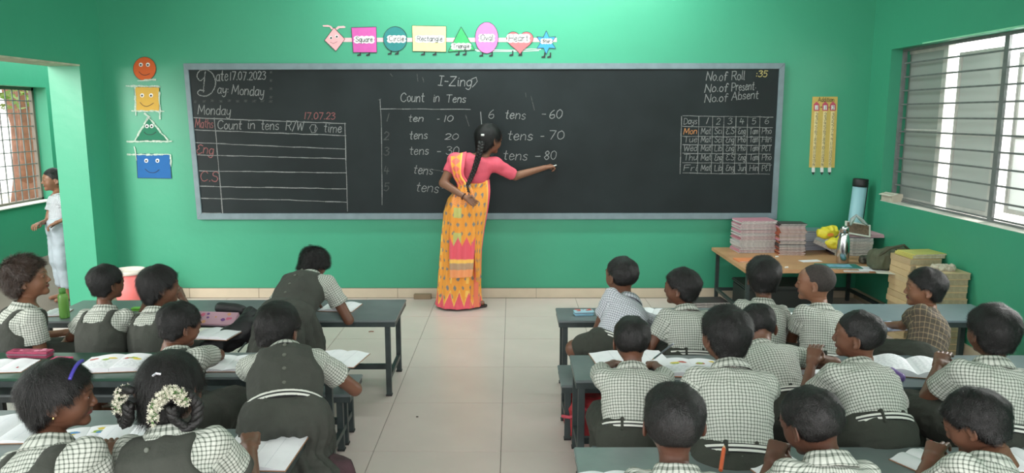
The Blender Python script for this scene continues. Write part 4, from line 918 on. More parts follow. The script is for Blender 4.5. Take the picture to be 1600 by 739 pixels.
    for a_, b_ in sl:
        u = nrm(b_ - a_); c = b_ + u * .0; F.sub(cone(c - u * .03, c + u * .1, .031 * sc, .0355 * sc), .003)
        def cutp(P, c=c, u=u): return np.where(((P - c) @ u > -.02) & (np.linalg.norm(P - c, axis=1) < .075 * sc), (P - c) @ u, -1.0)
        F.keep(cutp)
    F.keep(lambda P: -(np.linalg.norm(P - (neck + up * .030), axis=1) - .043 * sc), .01)
    v, q = F.mesh(); uv = T.uv(v, q, [(a_, b_, .042 * sc) for a_, b_ in sl]); v = crease(v, q, T, seed, .0058); me = make_mesh('shirt', v - org, q, uv=uv); me.materials.append(mt); obj_at('shirt', me, root, org)
    co = obj_at('collar', COLLAR[mt.name], root, org); nd = nrm(nrm(nb - neck) * .3 + up * .7); B = basis(y=fw, hint=nd); B = np.stack([rt, nrm(np.cross(nd, rt)), np.cross(rt, nrm(np.cross(nd, rt)))], 1)
    c0 = neck + up * .004 - fw * .004; q_ = (B * sc).tolist(); co.matrix_local = Matrix((q_[0] + [c0[0] - org[0]], q_[1] + [c0[1] - org[1]], q_[2] + [c0[2]], [0, 0, 0, 1]))
    if cuff:
        for a_, b_ in sl:
            u = nrm(b_ - a_); F = Field(b_ - .08, b_ + .08, .005); F.add(cone(b_ - u * .03, b_ + u * .01, .047 * sc, .047 * sc)); F.sub(cone(b_ - u * .05, b_ + u * .08, .034 * sc)); F.keep(lambda P: np.abs((P - b_) @ u + .006) - .012, .003)
            v, q = F.mesh(); me = make_mesh('sleeve_cuff', v - org, q); me.materials.append(M_PIN); obj_at('sleeve_cuff', me, root, org)
    bt0 = .10
    if top == 'pinafore':
        pr = T.prim(.021, .02, .99); F = Field(pr[1], pr[2], .0062); F.add(pr)
        for i in (0, 1): F.sub(ellip(S[i] + rt * (-.012 if i == 0 else .012) * sc - up * .012, (.046 * sc, .14, .066 * sc), T.R), .012); 
        if pin == 'high': F.sub(cone(neck + up * .035 - fw * .2, neck + up * .035 + fw * .2, .048 * sc), .012)
        elif pin == 'square': F.sub(rbox(neck - up * .0 - fw * .06, (.052 * sc, .16, .075 * sc), .012, T.R), .01)
        else: F.sub(ellip(neck + up * .01 - fw * .05, (.050 * sc, .2, .13 * sc), T.R), .012)
        F.keep(lambda P: (T.loc(P)[:, 2] - .95 * T.L), .01)
        v, q = F.mesh(); v = crease(v, q, T, seed + 3, .0075, (18, 12, 10)); me = make_mesh('pinafore', v - org, q); me.materials.append(M_PIN); po = obj_at('pinafore', me, root, org)
        if pin == 'high':
            bm = bmesh.new(); bmesh.ops.create_cone(bm, cap_ends=True, segments=14, radius1=.0075, radius2=.0062, depth=.003); bme = bpy.data.meshes.new('button'); bm.to_mesh(bme); bm.free(); bme.materials.append(mat('button_olive', (.105, .112, .092, 1), .35))
            for t in (.84, .62, .42, .24):
                bo = obj_at('button', bme, po, org); fb = -(np.interp(t, TS, TB) * sc + .0275 + bow * math.sin(PI * t)); B = basis(z=-fw, hint=up); c = T.world(0, fb, t * T.L); q_ = B.tolist()
                bo.matrix_local = Matrix((q_[0] + [c[0] - org[0]], q_[1] + [c[1] - org[1]], q_[2] + [c[2]], [0, 0, 0, 1]))
    # lower garment
    low = []
    if top == 'pinafore':
        low.append((T.prim(.020, -.32, .09), 0))
        for i in (0, 1):
            if legs == 'stand': low.append((cone(hips[i], hips[i] * .45 + knees[i] * .55, .085 * sc, .115 * sc), .05))
            else: low += [(cone(hips[i], knees[i], .088 * sc, .070 * sc), .04), (cone(hips[i] - V(0, 0, .045), knees[i] - V(0, 0, .045), .080 * sc, .060 * sc), .03)]
        for p_, q2, r1, r2 in skirt_extra: low.append((cone(p_, q2, r1, r2), .05))
    else:
        low.append((T.prim(.016, -.32, .17), 0))
        for i in (0, 1): low += [(cone(hips[i], knees[i] if not shorts else hips[i] * .35 + knees[i] * .65, .080 * sc, .066 * sc), .03)] + ([(cone(knees[i], knees[i] * .35 + feet[i] * .65, .052 * sc, .046 * sc), .02)] if legs != 'kneel' and not shorts else [])
    los = np.min([p[0][1] for p in low], 0); his = np.max([p[0][2] for p in low], 0); F = Field(los, his, .0085)
    for p, k in low: F.add(p, k)
    v, q = F.mesh(); N = vnormals(v, q); l = T.loc(v.astype(F32)).astype(float)
    if top == 'pinafore':
        a = np.arctan2(v[:, 0] - pelvis[0], v[:, 1] - pelvis[1]); hh = np.clip((pelvis[2] + .03 - v[:, 2]) / .08, 0, 1); v = v + N * ((np.abs(((a * 9 / PI) % 1) - .5) * 2 - .5) * .020 * hh)[:, None]
    v = crease(v, q, T, seed + 5, .005); nm = 'skirt' if top == 'pinafore' else 'trousers'; me = make_mesh(nm, v - org, q); me.materials.append(M_PIN if nm == 'skirt' else M_TROU); obj_at(nm, me, root, org)
    if belt:
        hw = .0135 * sc; c = .105
        pr = T.prim(.0320 if top == 'pinafore' else .0250, -.1, .3); F = Field(pr[1], pr[2], .0062); F.add(pr); F.keep(lambda P: np.abs(T.loc(P)[:, 2] - c * T.L) - hw)
        v, q = F.mesh(); l = T.loc(v.astype(F32)).astype(float); uvv = (l[:, 2] - c * T.L) / (2 * hw) + .5; a = np.arctan2(l[:, 0], l[:, 1]); uv = np.stack([a[q], uvv[q]], -1).reshape(-1, 2); me = make_mesh('belt', v - org, q, uv=uv); me.materials.append(M_BELT); bo = obj_at('belt', me, root, org)
        for rr_ in (-.055, .035):
            t_, = (c * T.L,); fb = -(np.interp(c, TS, TB) * sc + .028) ; B_ = MB(); M4 = Matrix([list(T.R[i]) + [T.P[i] - org[i]] for i in range(3)] + [[0, 0, 0, 1]]); B_.box((rr_ * sc - .006, fb + .004 - (.004 if top == 'pinafore' else 0), t_ - .024), (rr_ * sc + .006, fb + .022, t_ + .024), M4); me = B_.mesh('belt_loop', .002); me.materials.append(M_PIN if top == 'pinafore' else M_TROU); obj_at('belt_loop', me, root, org)
    return dict(root=root, T=T, S=S, arms=arms, HM=HM, HR=HR, head=head, org=org, hs=hs, neck=neck)
# ------------------------------------------------------------------ the children
def A3(px, py, zc): p = at(px, py, zc); return V(p.x, p.y, p.z)
def desk_pt(px, py, z=TZ + .02): p = on(px, py, z=z); return V(p.x, p.y, p.z)
K = {}
# right side, front row
K['R1a'] = child('boy with one bare knee out at the aisle end of front right bench', A3(955, 543, 3.74), A3(982, 468, 3.84), A3(971, 431, 3.88), yaw=.35, hyaw=.6, hs=0.92, hairk='crop', shorts=True, shirt='uniform_check_blue', R=A3(1000, 490, 4.16), L=A3(948, 512, 4.02), eL=(.2, .3, -1), eR=(1.6, 0, 0),
    legs=[(A3(898, 545, 3.80), A3(948, 562, 3.68)), (A3(918, 541, 3.95), A3(965, 556, 3.86))], top='loose')
K['R1b'] = child('boy in a checked shirt looking left over the front right desk, second from the aisle', A3(1074, 562, 3.70), A3(1070, 484, 3.76), A3(1065, 450, 3.80), yaw=.25, hyaw=1.0, hs=0.88, hairk='full')
K['R1c'] = child('boy seen squarely from behind in the front right row, facing the blackboard', A3(1188, 560, 3.72), A3(1191, 473, 3.80), A3(1192, 434, 3.82), hs=0.95, hairk='full')
K['R1d'] = child('boy with a shaved head looking left in the front right row', A3(1280, 568, 3.62), A3(1280, 481, 3.68), A3(1274, 442, 3.70), yaw=.35, hyaw=1.1, hs=0.9, hairk='buzz', skin=2, L=desk_pt(1245, 512))
K['R1e'] = child('boy in a brown plaid shirt before the stacked cream books', A3(1438, 565, 3.62), A3(1449, 490, 3.72), A3(1445, 451, 3.74), yaw=.7, hyaw=1.25, hs=0.9, hairk='full', skin=2, shirt='brown_plaid', top='loose', L=A3(1385, 508, 4.0), armn=[(0, -1, -.5), None], belt=False)
# right side, middle row
K['R2a'] = child('boy with both elbows out writing at the middle right desk end', A3(988, 684, 2.83), A3(987, 577, 2.95), A3(987, 533, 3.00), hpitch=.22, hs=0.9, hairk='crop', L=desk_pt(962, 562), R=desk_pt(1022, 566), eL=(1.5, -.1, -.05), eR=(1.5, -.1, -.05), hand=('relax', 'write'), wide=1.05)
K['R2b'] = child('bigger boy with thick hair in the centre of the right side, large checked back', A3(1150, 724, 2.50), A3(1140, 576, 2.63), A3(1133, 525, 2.67), hyaw=.35, sc=1.12, hs=0.94, hairk='full', R=desk_pt(1180, 600), wide=1.0)
K['R2c'] = child('boy leaning forward with a bowed head, half hidden behind the bigger boy', A3(1222, 640, 3.02), A3(1186, 546, 3.22), A3(1184, 512, 3.32), hpitch=.7, legs='stand', hs=0.95, hairk='crop', sc=1.05, R=desk_pt(1235, 572), eR=(1, -.3, -.1))
K['R2d'] = child('boy kneeling up on the middle right bench looking left, striped belt showing', A3(1372, 678, 2.66), A3(1336, 572, 2.80), A3(1341, 525, 2.83), yaw=.30, hyaw=1.0, sc=1.08, hs=0.88, hairk='crop', legs='kneel', L=A3(1268, 568, 2.98), eL=(.3, .3, -1), wide=1.05)
K['R2e'] = child('boy with bushy hair beside the right wall, white oval belt buckle', A3(1548, 680, 2.66), A3(1546, 568, 2.72), A3(1550, 520, 2.76), yaw=.15, hyaw=.1, sc=1.14, hs=0.92, hairk='full', L=A3(1466, 572, 2.98), eL=(.7, -.2, -1), wide=1.04)
# right side, nearest row
K['R3a'] = child('nearest boy by the aisle, cropped head seen from behind at the bottom right', A3(1052, 930, 1.86), A3(1056, 735, 1.90), A3(1052, 660, 1.93), hs=0.95, hairk='crop', skin=1)
K['R3b'] = child('nearest boy in the middle of the bottom right, collar up and left fist raised', A3(1300, 935, 1.86), A3(1290, 717, 1.93), A3(1268, 661, 1.98), yaw=.2, hyaw=.45, hpitch=.35, hroll=-.1, sc=1.06, hs=0.87, hairk='crop', skin=1, L=A3(1205, 722, 2.12), eL=(.6, -.2, -1), hand=('fist', 'relax'))
K['R3c'] = child('nearest boy at the bottom right corner, bowed over his page', A3(1545, 930, 1.90), A3(1540, 722, 2.03), A3(1525, 662, 2.10), yaw=.3, hyaw=.75, hpitch=.45, sc=1.08, hs=0.84, hairk='full', L=A3(1452, 720, 2.2), eL=(.8, -.2, -1), hand=('write', 'relax'))
# left side, front row
K['L1a'] = child('girl with fluffy hair at the far left gazing up to the right', A3(34, 566, 3.72), A3(42, 477, 3.72), A3(43, 436, 3.74), yaw=-.75, hyaw=-1.25, hpitch=-.15, hs=0.95, hairk='curly', brown=True, skin=2, top='pinafore', pin='square', R=A3(104, 534, 3.86), eR=(.5, -.4, -1), L=A3(100, 520, 4.1), sc=1.14)
K['L1b'] = child('girl with short smooth hair sitting left of the pink bucket', A3(160, 568, 3.68), A3(166, 482, 3.72), A3(167, 443, 3.74), yaw=-.1, hyaw=-.55, hs=0.82, hairk='full', top='pinafore', pin='square', R=A3(205, 520, 4.1), L=A3(125, 520, 4.0))
K['L1c'] = child('girl resting her chin on her hands beside the pink bucket', A3(243, 568, 3.70), A3(245, 486, 3.74), A3(250, 447, 3.78), yaw=-.2, hyaw=-.95, hs=0.92, hairk='bob', top='pinafore', pin='square', R=A3(284, 464, 3.98), L=A3(230, 468, 4.02), eR=(.7, .5, -1.2), eL=(.9, .5, -1.2), hand=('fist', 'fist'))
K['L1d'] = child('girl standing and bending over the front left desk to write, buttons down her back', A3(448, 500, 3.90), A3(488, 436, 4.16), A3(490, 415, 4.27), yaw=-.25, hyaw=-.5, hpitch=.75, sc=1.12, hs=0.8, hairk='curly', top='pinafore', legs='stand', R=A3(533, 477, 4.30), eR=(.45, 0, -.8), L=A3(470, 478, 4.3), belt=False, hand=('relax', 'write'), skirt_extra=[(A3(440, 505, 3.86), A3(425, 600, 3.72), .12, .15)])
# left side, middle row
K['L2a'] = child('girl writing with bent head between an open textbook and a notebook', A3(268, 665, 2.90), A3(278, 552, 3.04), A3(281, 509, 3.08), yaw=-.25, hyaw=-.7, hpitch=.25, hs=0.84, hairk='full', sc=1.05, top='pinafore', pin='square', R=desk_pt(347, 556), eR=(1.3, -.3, -.05), L=desk_pt(250, 570), hand=('relax', 'write'))
K['L2b'] = child('girl in a belted pinafore with back buttons at the middle left bench end', A3(446, 655, 2.70), A3(447, 552, 2.90), A3(434, 516, 2.97), yaw=.26, hyaw=-.15, hpitch=.25, sc=1.12, hs=0.95, hairk='full', top='pinafore', legs='kneel', R=A3(512, 578, 3.17), eR=(.6, -.1, -.5), L=desk_pt(385, 565), eL=(.5, 0, -1), bow=.03,
    skirt_extra=[(A3(455, 712, 2.72), A3(490, 765, 2.66), .075, .10), (A3(435, 712, 2.72), A3(418, 765, 2.64), .075, .10), (A3(465, 712, 2.76), A3(515, 755, 2.76), .06, .075)])
# left side, nearest row
K['L3a'] = child('girl in profile at the bottom left corner with a purple hair band', A3(72, 890, 1.92), A3(84, 692, 2.02), A3(93, 620, 2.06), yaw=-.25, hyaw=-1.2, hpitch=.05, sc=1.12, hs=0.88, hairk='bob', skin=0, top='pinafore', pin='square', R=A3(178, 722, 2.2), eR=(.4, -.3, -1), wide=1.05)
K['L3b'] = child('girl with white jasmine flowers tied in her looped black plaits', A3(268, 860, 2.0), A3(270, 672, 2.08), A3(268, 606, 2.12), yaw=-.12, hyaw=-.15, hpitch=.25, sc=1.14, hs=0.98, hairk='long', top='pinafore', R=A3(392, 700, 2.36), eR=(.35, .1, -1), cuff=True, hand=('relax', 'write'), wide=1.05)
# corridor
K['C'] = child('small child in a pale shirt standing in the corridor beyond the doorway', A3(92, 352, 6.35), A3(89, 304, 6.33), A3(84, 281, 6.33), yaw=2.4, hyaw=2.3, hs=.9, sc=.95, skin=2, hairk='crop', shirt='uniform_check_blue', top='loose', legs='stand', R=A3(60, 350, 6.2), eR=(.5, -.3, -.3), L=A3(90, 347, 6.2), belt=False)

for ch in K['C']['root'].children:
    if ch.name.startswith('trousers'):
        ch.data.materials.clear(); ch.data.materials.append(mat('shorts_pale', srgb(170, 180, 190), .85, var=.2))
# ------------------------------------------------------------------ the teacher
def W3(px, py, Y): p = on(px, py, y=Y); return V(p.x, p.y, p.z)
def lin(c): return np.array(srgb(*c))
def teacher():
    YT = 6.03; org = V(W3(716, 474, YT)[0], YT, 0); root = empty('person', org, label='woman in an orange saree with a long black braid writing on the blackboard', cat='woman')
    O_, P_, B_, G_, Y_ = lin((238, 158, 62)), lin((232, 92, 108)), lin((128, 128, 126)), lin((120, 190, 130)), lin((246, 196, 96))
    sk = SKINS[2]; head = W3(764, 217, YT + .02); neck = W3(747, 246, YT); waist = W3(728, 305, YT - .02)
    hs = 1.13; HR = rotz(-.85) @ rotx(-.10) @ roty(.05)
    SL, SR = W3(711, 251, YT - .02), W3(774, 257, YT - .01); EL, WL = W3(693, 286, YT - .08), W3(728, 309, YT - .17); ER, WR = W3(805, 275, YT + .08), W3(851, 262, YT + .20)
    hip = W3(722, 325, YT - .01); F = Field(np.minimum(waist, WL) - V(.25, .25, 1.05), np.maximum(WR, head) + V(.1, .2, .1), .010)
    for p, k in ((ellip(neck * .6 + waist * .4, (.125, .085, .15)), 0), (ellip(waist, (.105, .08, .12)), .05), (ellip(hip, (.13, .10, .12)), .05), (cone(SL, SR, .05), .05), (cone(neck - V(0, 0, .03), head + HR @ V(0, -.03, -.1) * hs, .048, .042), .03),
        (cone(SL, EL, .045, .036), .03), (cone(EL, WL, .036, .023), .01), (cone(SR, ER, .044, .036), .03), (cone(ER, WR, .035, .022), .01)): F.add(p, k)
    feet = [W3(700, 470, YT - .01), W3(728, 473, YT - .05)]
    for i, f in enumerate(feet):
        f[2] = .045; F.add(cone(hip + V((-.07, .07)[i], 0, -.05), V(f[0], f[1], .10), .085, .04), .02); F.add(cone(V(f[0], f[1], .10), f, .038, .03), .02); F.add(cone(f, f + V((.05, .13)[i], (.06, .05)[i], -.012), .030, .022), .02)
    v, q = F.mesh(); parts = [(v, q), (HEAD[0] * hs @ HR.T + head, HEAD[1], HEAD[2])]
    for E, W, kind, mir, hint in ((EL, WL, 'relax', True, (0, 1, -.1)), (ER, WR, 'write', False, (0, -.3, 1))):
        d = nrm(W - E); hv, hq = HANDS[kind]; 
        if mir: d = nrm(d + V(.3, 0, -.15))
        B = basis(x=d, hint=hint); m = hv * V(1, -1 if mir else 1, 1) * .80
        parts.append((m @ B.T + W + d * .004, hq[:, ::-1] if mir else hq))
    v, q, mi = cat(parts); me = make_mesh('body', v - org, q, mi); me.materials.append(sk); me.materials.append(M_LIP); obj_at('body', me, root, org)
    Rm = (HR * hs).tolist(); HM = Matrix((Rm[0] + [head[0] - org[0]], Rm[1] + [head[1] - org[1]], Rm[2] + [head[2]], [0, 0, 0, 1]))
    ho = obj_at('hair', hair('long'), root, org); ho.matrix_local = HM
    for sx in (-1, 1): eo = obj_at('eye', EYE, root, org); eo.matrix_local = HM @ Matrix.Translation((sx * .031, .0755, .004))
    # braid: three strands woven
    path = [W3(*p) for p in ((752, 222, YT - .13), (750, 236, YT - .14), (746, 250, YT - .135), (741, 266, YT - .13), (735, 280, YT - .13), (729, 291, YT - .14), (731, 300, YT - .15))]
    def pth(t): t = t * (len(path) - 1); i = min(int(t), len(path) - 2); f = t - i; return path[i] * (1 - f) + path[i + 1] * f
    mb = MB(); n = 70
    for s3 in range(3):
        pts, rs = [], []
        for k in range(n + 1):
            t = k / n; ph = t * PI * 12 + s3 * 2 * PI / 3; wd = .016 * (1 - .45 * t); pts.append(pth(t) + V(math.sin(ph) * wd, math.sin(2 * ph) * wd * .5, 0)); rs.append(.0155 * (1 - .5 * t))
        mb.tube([p - org for p in pts], rs, 7)
    for k in range(24):
        a = V(*[random.gauss(0, .006) for _ in range(3)]); mb.tube([path[-1] - org + a, path[-1] - org + a * 2.2 + V(random.gauss(0, .006), 0, -.05)], [.003, .0008], 4)
    br = mb.build('braid', M_HAIR, root, smooth=True)
    tie = MB(); tie.lathe([(.012, -.008), (.014, 0), (.012, .008)], tuple(W3(754, 211, YT - .125) - org), 12); tie.build('hair_tie', M_WHITE, root, smooth=True)
    # blouse
    M_BL = mat('blouse_pink', srgb(226, 92, 112), .75, var=.12, vscale=12, bump=.4, bscale=35); F = Field(np.minimum(SL, waist) - .15, np.maximum(SR, neck) + .2, .0075)
    F.add(ellip(neck * .62 + waist * .38, (.135, .096, .150))); F.add(cone(SL, SR, .058), .05)
    for S_, E_, f in ((SL, EL, .55), (SR, ER, .90)):
        e = S_ + (E_ - S_) * f; F.add(cone(S_, e, .056, .050), .03); u = nrm(E_ - S_); F.keep(lambda P, e=e, u=u: np.where(((P - e) @ u > -.03) & (np.linalg.norm(P - e, axis=1) < .09), (P - e) @ u, -1.0))
    zb = W3(740, 289, YT)[2]; F.keep(lambda P: zb + .02 * np.sin(P[:, 0] * 9) - P[:, 2], .01); F.keep(lambda P: -(np.linalg.norm(P - (neck + V(.0, 0, .035)), axis=1) - .058), .01)
    v, q = F.mesh(); v = v + vnormals(v, q) * (vnoise(v * V(14, 14, 30), 4) * .004)[:, None]; me = make_mesh('blouse', v - org, q); me.materials.append(M_BL); obj_at('blouse', me, root, org)
    # saree body: an elliptical column with folds, pattern woven in as a colour attribute
    zs = np.array([.018, .10, .35, .60, .80, .90, .98, 1.03]); cx = np.array([W3(p, y, YT)[0] for p, y in ((717, 474), (717, 455), (719, 410), (721, 365), (726, 335), (730, 315), (737, 300), (742, 288))])
    rx_ = np.array([.190, .178, .165, .165, .170, .155, .128, .118]); ry_ = np.array([.150, .135, .122, .125, .132, .120, .100, .095]); nu, nv = 260, 190; vs, cs = [], []
    zz = np.linspace(zs[0], zs[-1], nv); A = np.linspace(0, 2 * PI, nu, endpoint=False)
    def motif(u, w_):   # lattice of small brush motifs in metres
        gu, gv = u / .062, w_ / .075; row = np.floor(gv); gu = gu + (row % 2) * .5; fu, fv = gu - np.floor(gu) - .5, gv - row - .5
        return (np.abs(fu) * 1.5 + np.abs(fv) * 1.25 + vnoise(np.stack([u * 70, w_ * 70, u * 0 + 3], 1), 8) * .16) < .33, (np.abs(fu) < .06) & (np.abs(fv) < .4)
    for z in zz:
        a, b, c = np.interp(z, zs, rx_), np.interp(z, zs, ry_), np.interp(z, zs, cx); fold = np.clip((1.0 - z) / .5, .25, 1)
        d = (np.sin(A * 11 + 1.5 * np.sin(z * 4)) * .006 + np.sin(A * 23 + z * 5) * .003 + vnoise(np.stack([A * 2.5, A * 0 + z * 3, A * 0], 1), 2) * .009) * fold
        x = c + (a + d) * np.cos(A); y = YT - .005 + (b + d) * np.sin(A); vs.append(np.stack([x, y, np.full(nu, z)], 1))
        u = A * .165; col = np.tile(O_, (nu, 1)); m1, m2 = motif(u + z * .12, np.full(nu, z)); col[m1] = B_; rs2 = (np.abs((u / .13) % 1 - .5) < .07) & ((z * 9) % 1 < .5); col[rs2] = Y_
        tri = np.abs((u / .075) % 1 - .5) * 2; col[(z < .035 + .12 * (1 - tri))] = P_; col[(np.abs(z - (.045 + .12 * (1 - tri))) < .010)] = Y_
        sw = (np.cos(A + .75 - z * .6) > .955); col[sw & (tri < .7)] = P_ * .6 + O_ * .4; cs.append(col)
    v = np.concatenate(vs); col = np.concatenate(cs); j = np.arange(nu); q = np.concatenate([np.stack([i * nu + j, i * nu + (j + 1) % nu, (i + 1) * nu + (j + 1) % nu, (i + 1) * nu + j], 1) for i in range(nv - 1)])
    M_SA = mat('saree_cloth', (1, 1, 1, 1), .75, bump=.3, bscale=40, attr='Col'); me = make_mesh('saree', v - org, q, col=col); me.materials.append(M_SA); obj_at('saree', me, root, org)
    # wrap over the right hip up to the waist and the pallu over the left shoulder
    def sheet(name, rows, nu_, nv_, pleat, colf, thick=.004):
        rows = [(W3(a, b, Y), W3(c, d, Y2)) for a, b, Y, c, d, Y2 in rows]; L_ = np.array([r[0] for r in rows]); R_ = np.array([r[1] for r in rows]); t = np.linspace(0, len(rows) - 1, nv_); i = np.minimum(t.astype(int), len(rows) - 2); f = (t - i)[:, None]
        def cr_(Q): 
            p0, p1, p2, p3 = Q[np.maximum(i - 1, 0)], Q[i], Q[i + 1], Q[np.minimum(i + 2, len(rows) - 1)]; return .5 * (2 * p1 + (p2 - p0) * f + (2 * p0 - 5 * p1 + 4 * p2 - p3) * f ** 2 + (3 * p1 - p0 - 3 * p2 + p3) * f ** 3)
        Lc, Rc = cr_(L_), cr_(R_); s = np.linspace(0, 1, nu_)[None, :, None]; g = Lc[:, None] * (1 - s) + Rc[:, None] * s; ss = np.tile(np.linspace(0, 1, nu_), (nv_, 1)); tt = np.tile((t / (len(rows) - 1))[:, None], (1, nu_))
        g[..., 1] -= np.sin(ss * PI) * .02 + pleat(ss, tt); front = g.reshape(-1, 3); back = (g + V(0, thick, 0)).reshape(-1, 3); vv = np.concatenate([front, back]); I, J = np.meshgrid(np.arange(nv_ - 1), np.arange(nu_ - 1), indexing='ij'); I, J = I.ravel(), J.ravel()
        a = I * nu_ + J; qf = np.stack([a, a + 1, a + nu_ + 1, a + nu_], 1); n_ = nu_ * nv_; qs = [qf[:, ::-1], qf + n_]
        e1 = np.arange(nv_ - 1) * nu_; qs.append(np.stack([e1, e1 + nu_, e1 + nu_ + n_, e1 + n_], 1)); e2 = e1 + nu_ - 1; qs.append(np.stack([e2, e2 + n_, e2 + nu_ + n_, e2 + nu_], 1))
        e3 = (nv_ - 1) * nu_ + np.arange(nu_ - 1); qs.append(np.stack([e3, e3 + 1, e3 + 1 + n_, e3 + n_], 1)); cc = colf(ss.ravel(), tt.ravel(), front); me = make_mesh(name, vv - org, np.concatenate(qs), col=np.concatenate([cc, cc])); me.materials.append(M_SA); return obj_at(name, me, root, org)
    def pcol(s, t, P):
        c = np.tile(O_, (len(s), 1)); up_ = t < .50; tri = np.abs((t * 15) % 1 - .5) * 2
        c[up_ & ((s > .72) | (s < .10))] = P_; c[up_ & (s > .12) & (s < .70) & (np.abs(s - .4) < .30 * tri)] = P_ * .75 + O_ * .25; c[up_ & (s > .70) & (s < .78)] = Y_
        m1, _ = motif(s * .20, P[:, 2]); low_ = t >= .5; c[low_ & m1 & (t < .86)] = B_; c[low_ & (t > .56) & (t < .68) & (np.abs(((t * 60 + np.abs(s - .5) * 6) % 1) - .5) < .13)] = P_ * .6 + B_ * .4
        m3 = low_ & (t > .64) & (t < .86) & (np.abs(s - .3) < .16) & (np.abs((t * 9) % 1 - .5) < .22); c[m3] = Y_ * .5 + G_ * .5
        tr_ = np.abs((s * 3) % 1 - .5) * 2; c[low_ & (t > .86 - .035 * tr_) & (t < .915)] = P_; c[(t >= .915) & (t < .93)] = Y_; c[(t >= .93) & (t < .955)] = P_ * .5 + G_ * .5; c[t >= .955] = Y_ * .5 + P_ * .5; return c
    sheet('pallu', [(704, 262, YT + .09, 720, 262, YT + .10), (702, 248, YT + .05, 726, 241, YT + .05), (702, 244, YT - .05, 729, 238, YT - .045), (703, 258, YT - .115, 726, 258, YT - .125), (708, 276, YT - .125, 725, 273, YT - .135), (715, 292, YT - .125, 733, 286, YT - .135), (707, 308, YT - .14, 741, 303, YT - .15), (704, 325, YT - .165, 742, 325, YT - .165), (703, 360, YT - .165, 743, 360, YT - .165), (702, 400, YT - .165, 741, 400, YT - .17), (703, 434, YT - .17, 738, 432, YT - .175)],
        70, 260, lambda s, t: np.sin(s * PI * 7) * .006 * np.clip(t * 2.5 - .4, .3, 1.2), pcol)
    def wcol(s, t, P):
        c = np.tile(O_, (len(s), 1)); m1, _ = motif(s * .2 + t * .1, P[:, 2]); c[m1] = B_; c[(s > .90)] = P_; c[(s > .86) & (s <= .90)] = Y_; return c
    sheet('saree_wrap', [(728, 293, YT - .100, 765, 280, YT - .03), (730, 305, YT - .125, 766, 300, YT - .05), (738, 330, YT - .14, 763, 325, YT - .06), (740, 360, YT - .13, 757, 360, YT - .06), (742, 400, YT - .125, 752, 400, YT - .08), (744, 440, YT - .13, 750, 440, YT - .10)], 40, 120, lambda s, t: np.sin(s * 9 + t * 3) * .004, wcol)
    # bangle, chalk, sandals
    d = nrm(WL - EL); Bm = basis(z=d, hint=(0, 1, 0)); c = WL - d * .018 - org; M4 = Matrix([list(Bm[i]) + [c[i]] for i in range(3)] + [[0, 0, 0, 1]])
    mb = MB()
    n = 28
    for k in range(n): a0, a1 = 2 * PI * k / n, 2 * PI * (k + 1) / n; mb.tube([M4 @ Vector((.027 * math.cos(a0), .027 * math.sin(a0), 0)), M4 @ Vector((.027 * math.cos(a1), .027 * math.sin(a1), 0))], .0045, 6)
    mb.build('bangle', mat('bangle_dark', srgb(60, 30, 30), .3), root, smooth=True)
    for i, f in enumerate(feet):
        dr = nrm(V((.05, .13)[i], (.06, .05)[i], 0)); nn = V(-dr[1], dr[0], 0); o = []
        for t, w_ in ((-.05, .026), (-.02, .033), (.05, .034), (.11, .040), (.16, .034), (.18, .012)): o.append((t, w_))
        pl = [f[:2] + dr[:2] * t + nn[:2] * w_ - org[:2] for t, w_ in o] + [f[:2] + dr[:2] * t - nn[:2] * w_ - org[:2] for t, w_ in reversed(o)]; mb = MB(); n = len(pl)
        mb.poly([(p[0], p[1], .001) for p in pl] + [(p[0], p[1], .018) for p in pl], [tuple(range(n))[::-1], tuple(range(n, 2 * n))] + [(k, (k + 1) % n, (k + 1) % n + n, k + n) for k in range(n)])
        a = f[:2] + dr[:2] * .06 - org[:2]; mb.tube([(a[0] + nn[0] * .034, a[1] + nn[1] * .034, .015), (a[0] + nn[0] * .02, a[1] + nn[1] * .02, .055), (a[0] - nn[0] * .02, a[1] - nn[1] * .02, .055), (a[0] - nn[0] * .034, a[1] - nn[1] * .034, .015)], .008, 6)
        mb.build('sandal', mat('sandal_dark', srgb(42, 28, 28), .5), root)
    hc = WR + nrm(WR - ER) * .075
    p = W3(869, 258, YS - .006); b = MB(); b.tube([hc + V(0, -.012, -.006), p], .0048, 8); tag(b.build('chalk_stick', mat('chalk_solid', (.7, .7, .68, 1), .9)), 'short white chalk stick held by the teacher against the board', 'chalk')
teacher()
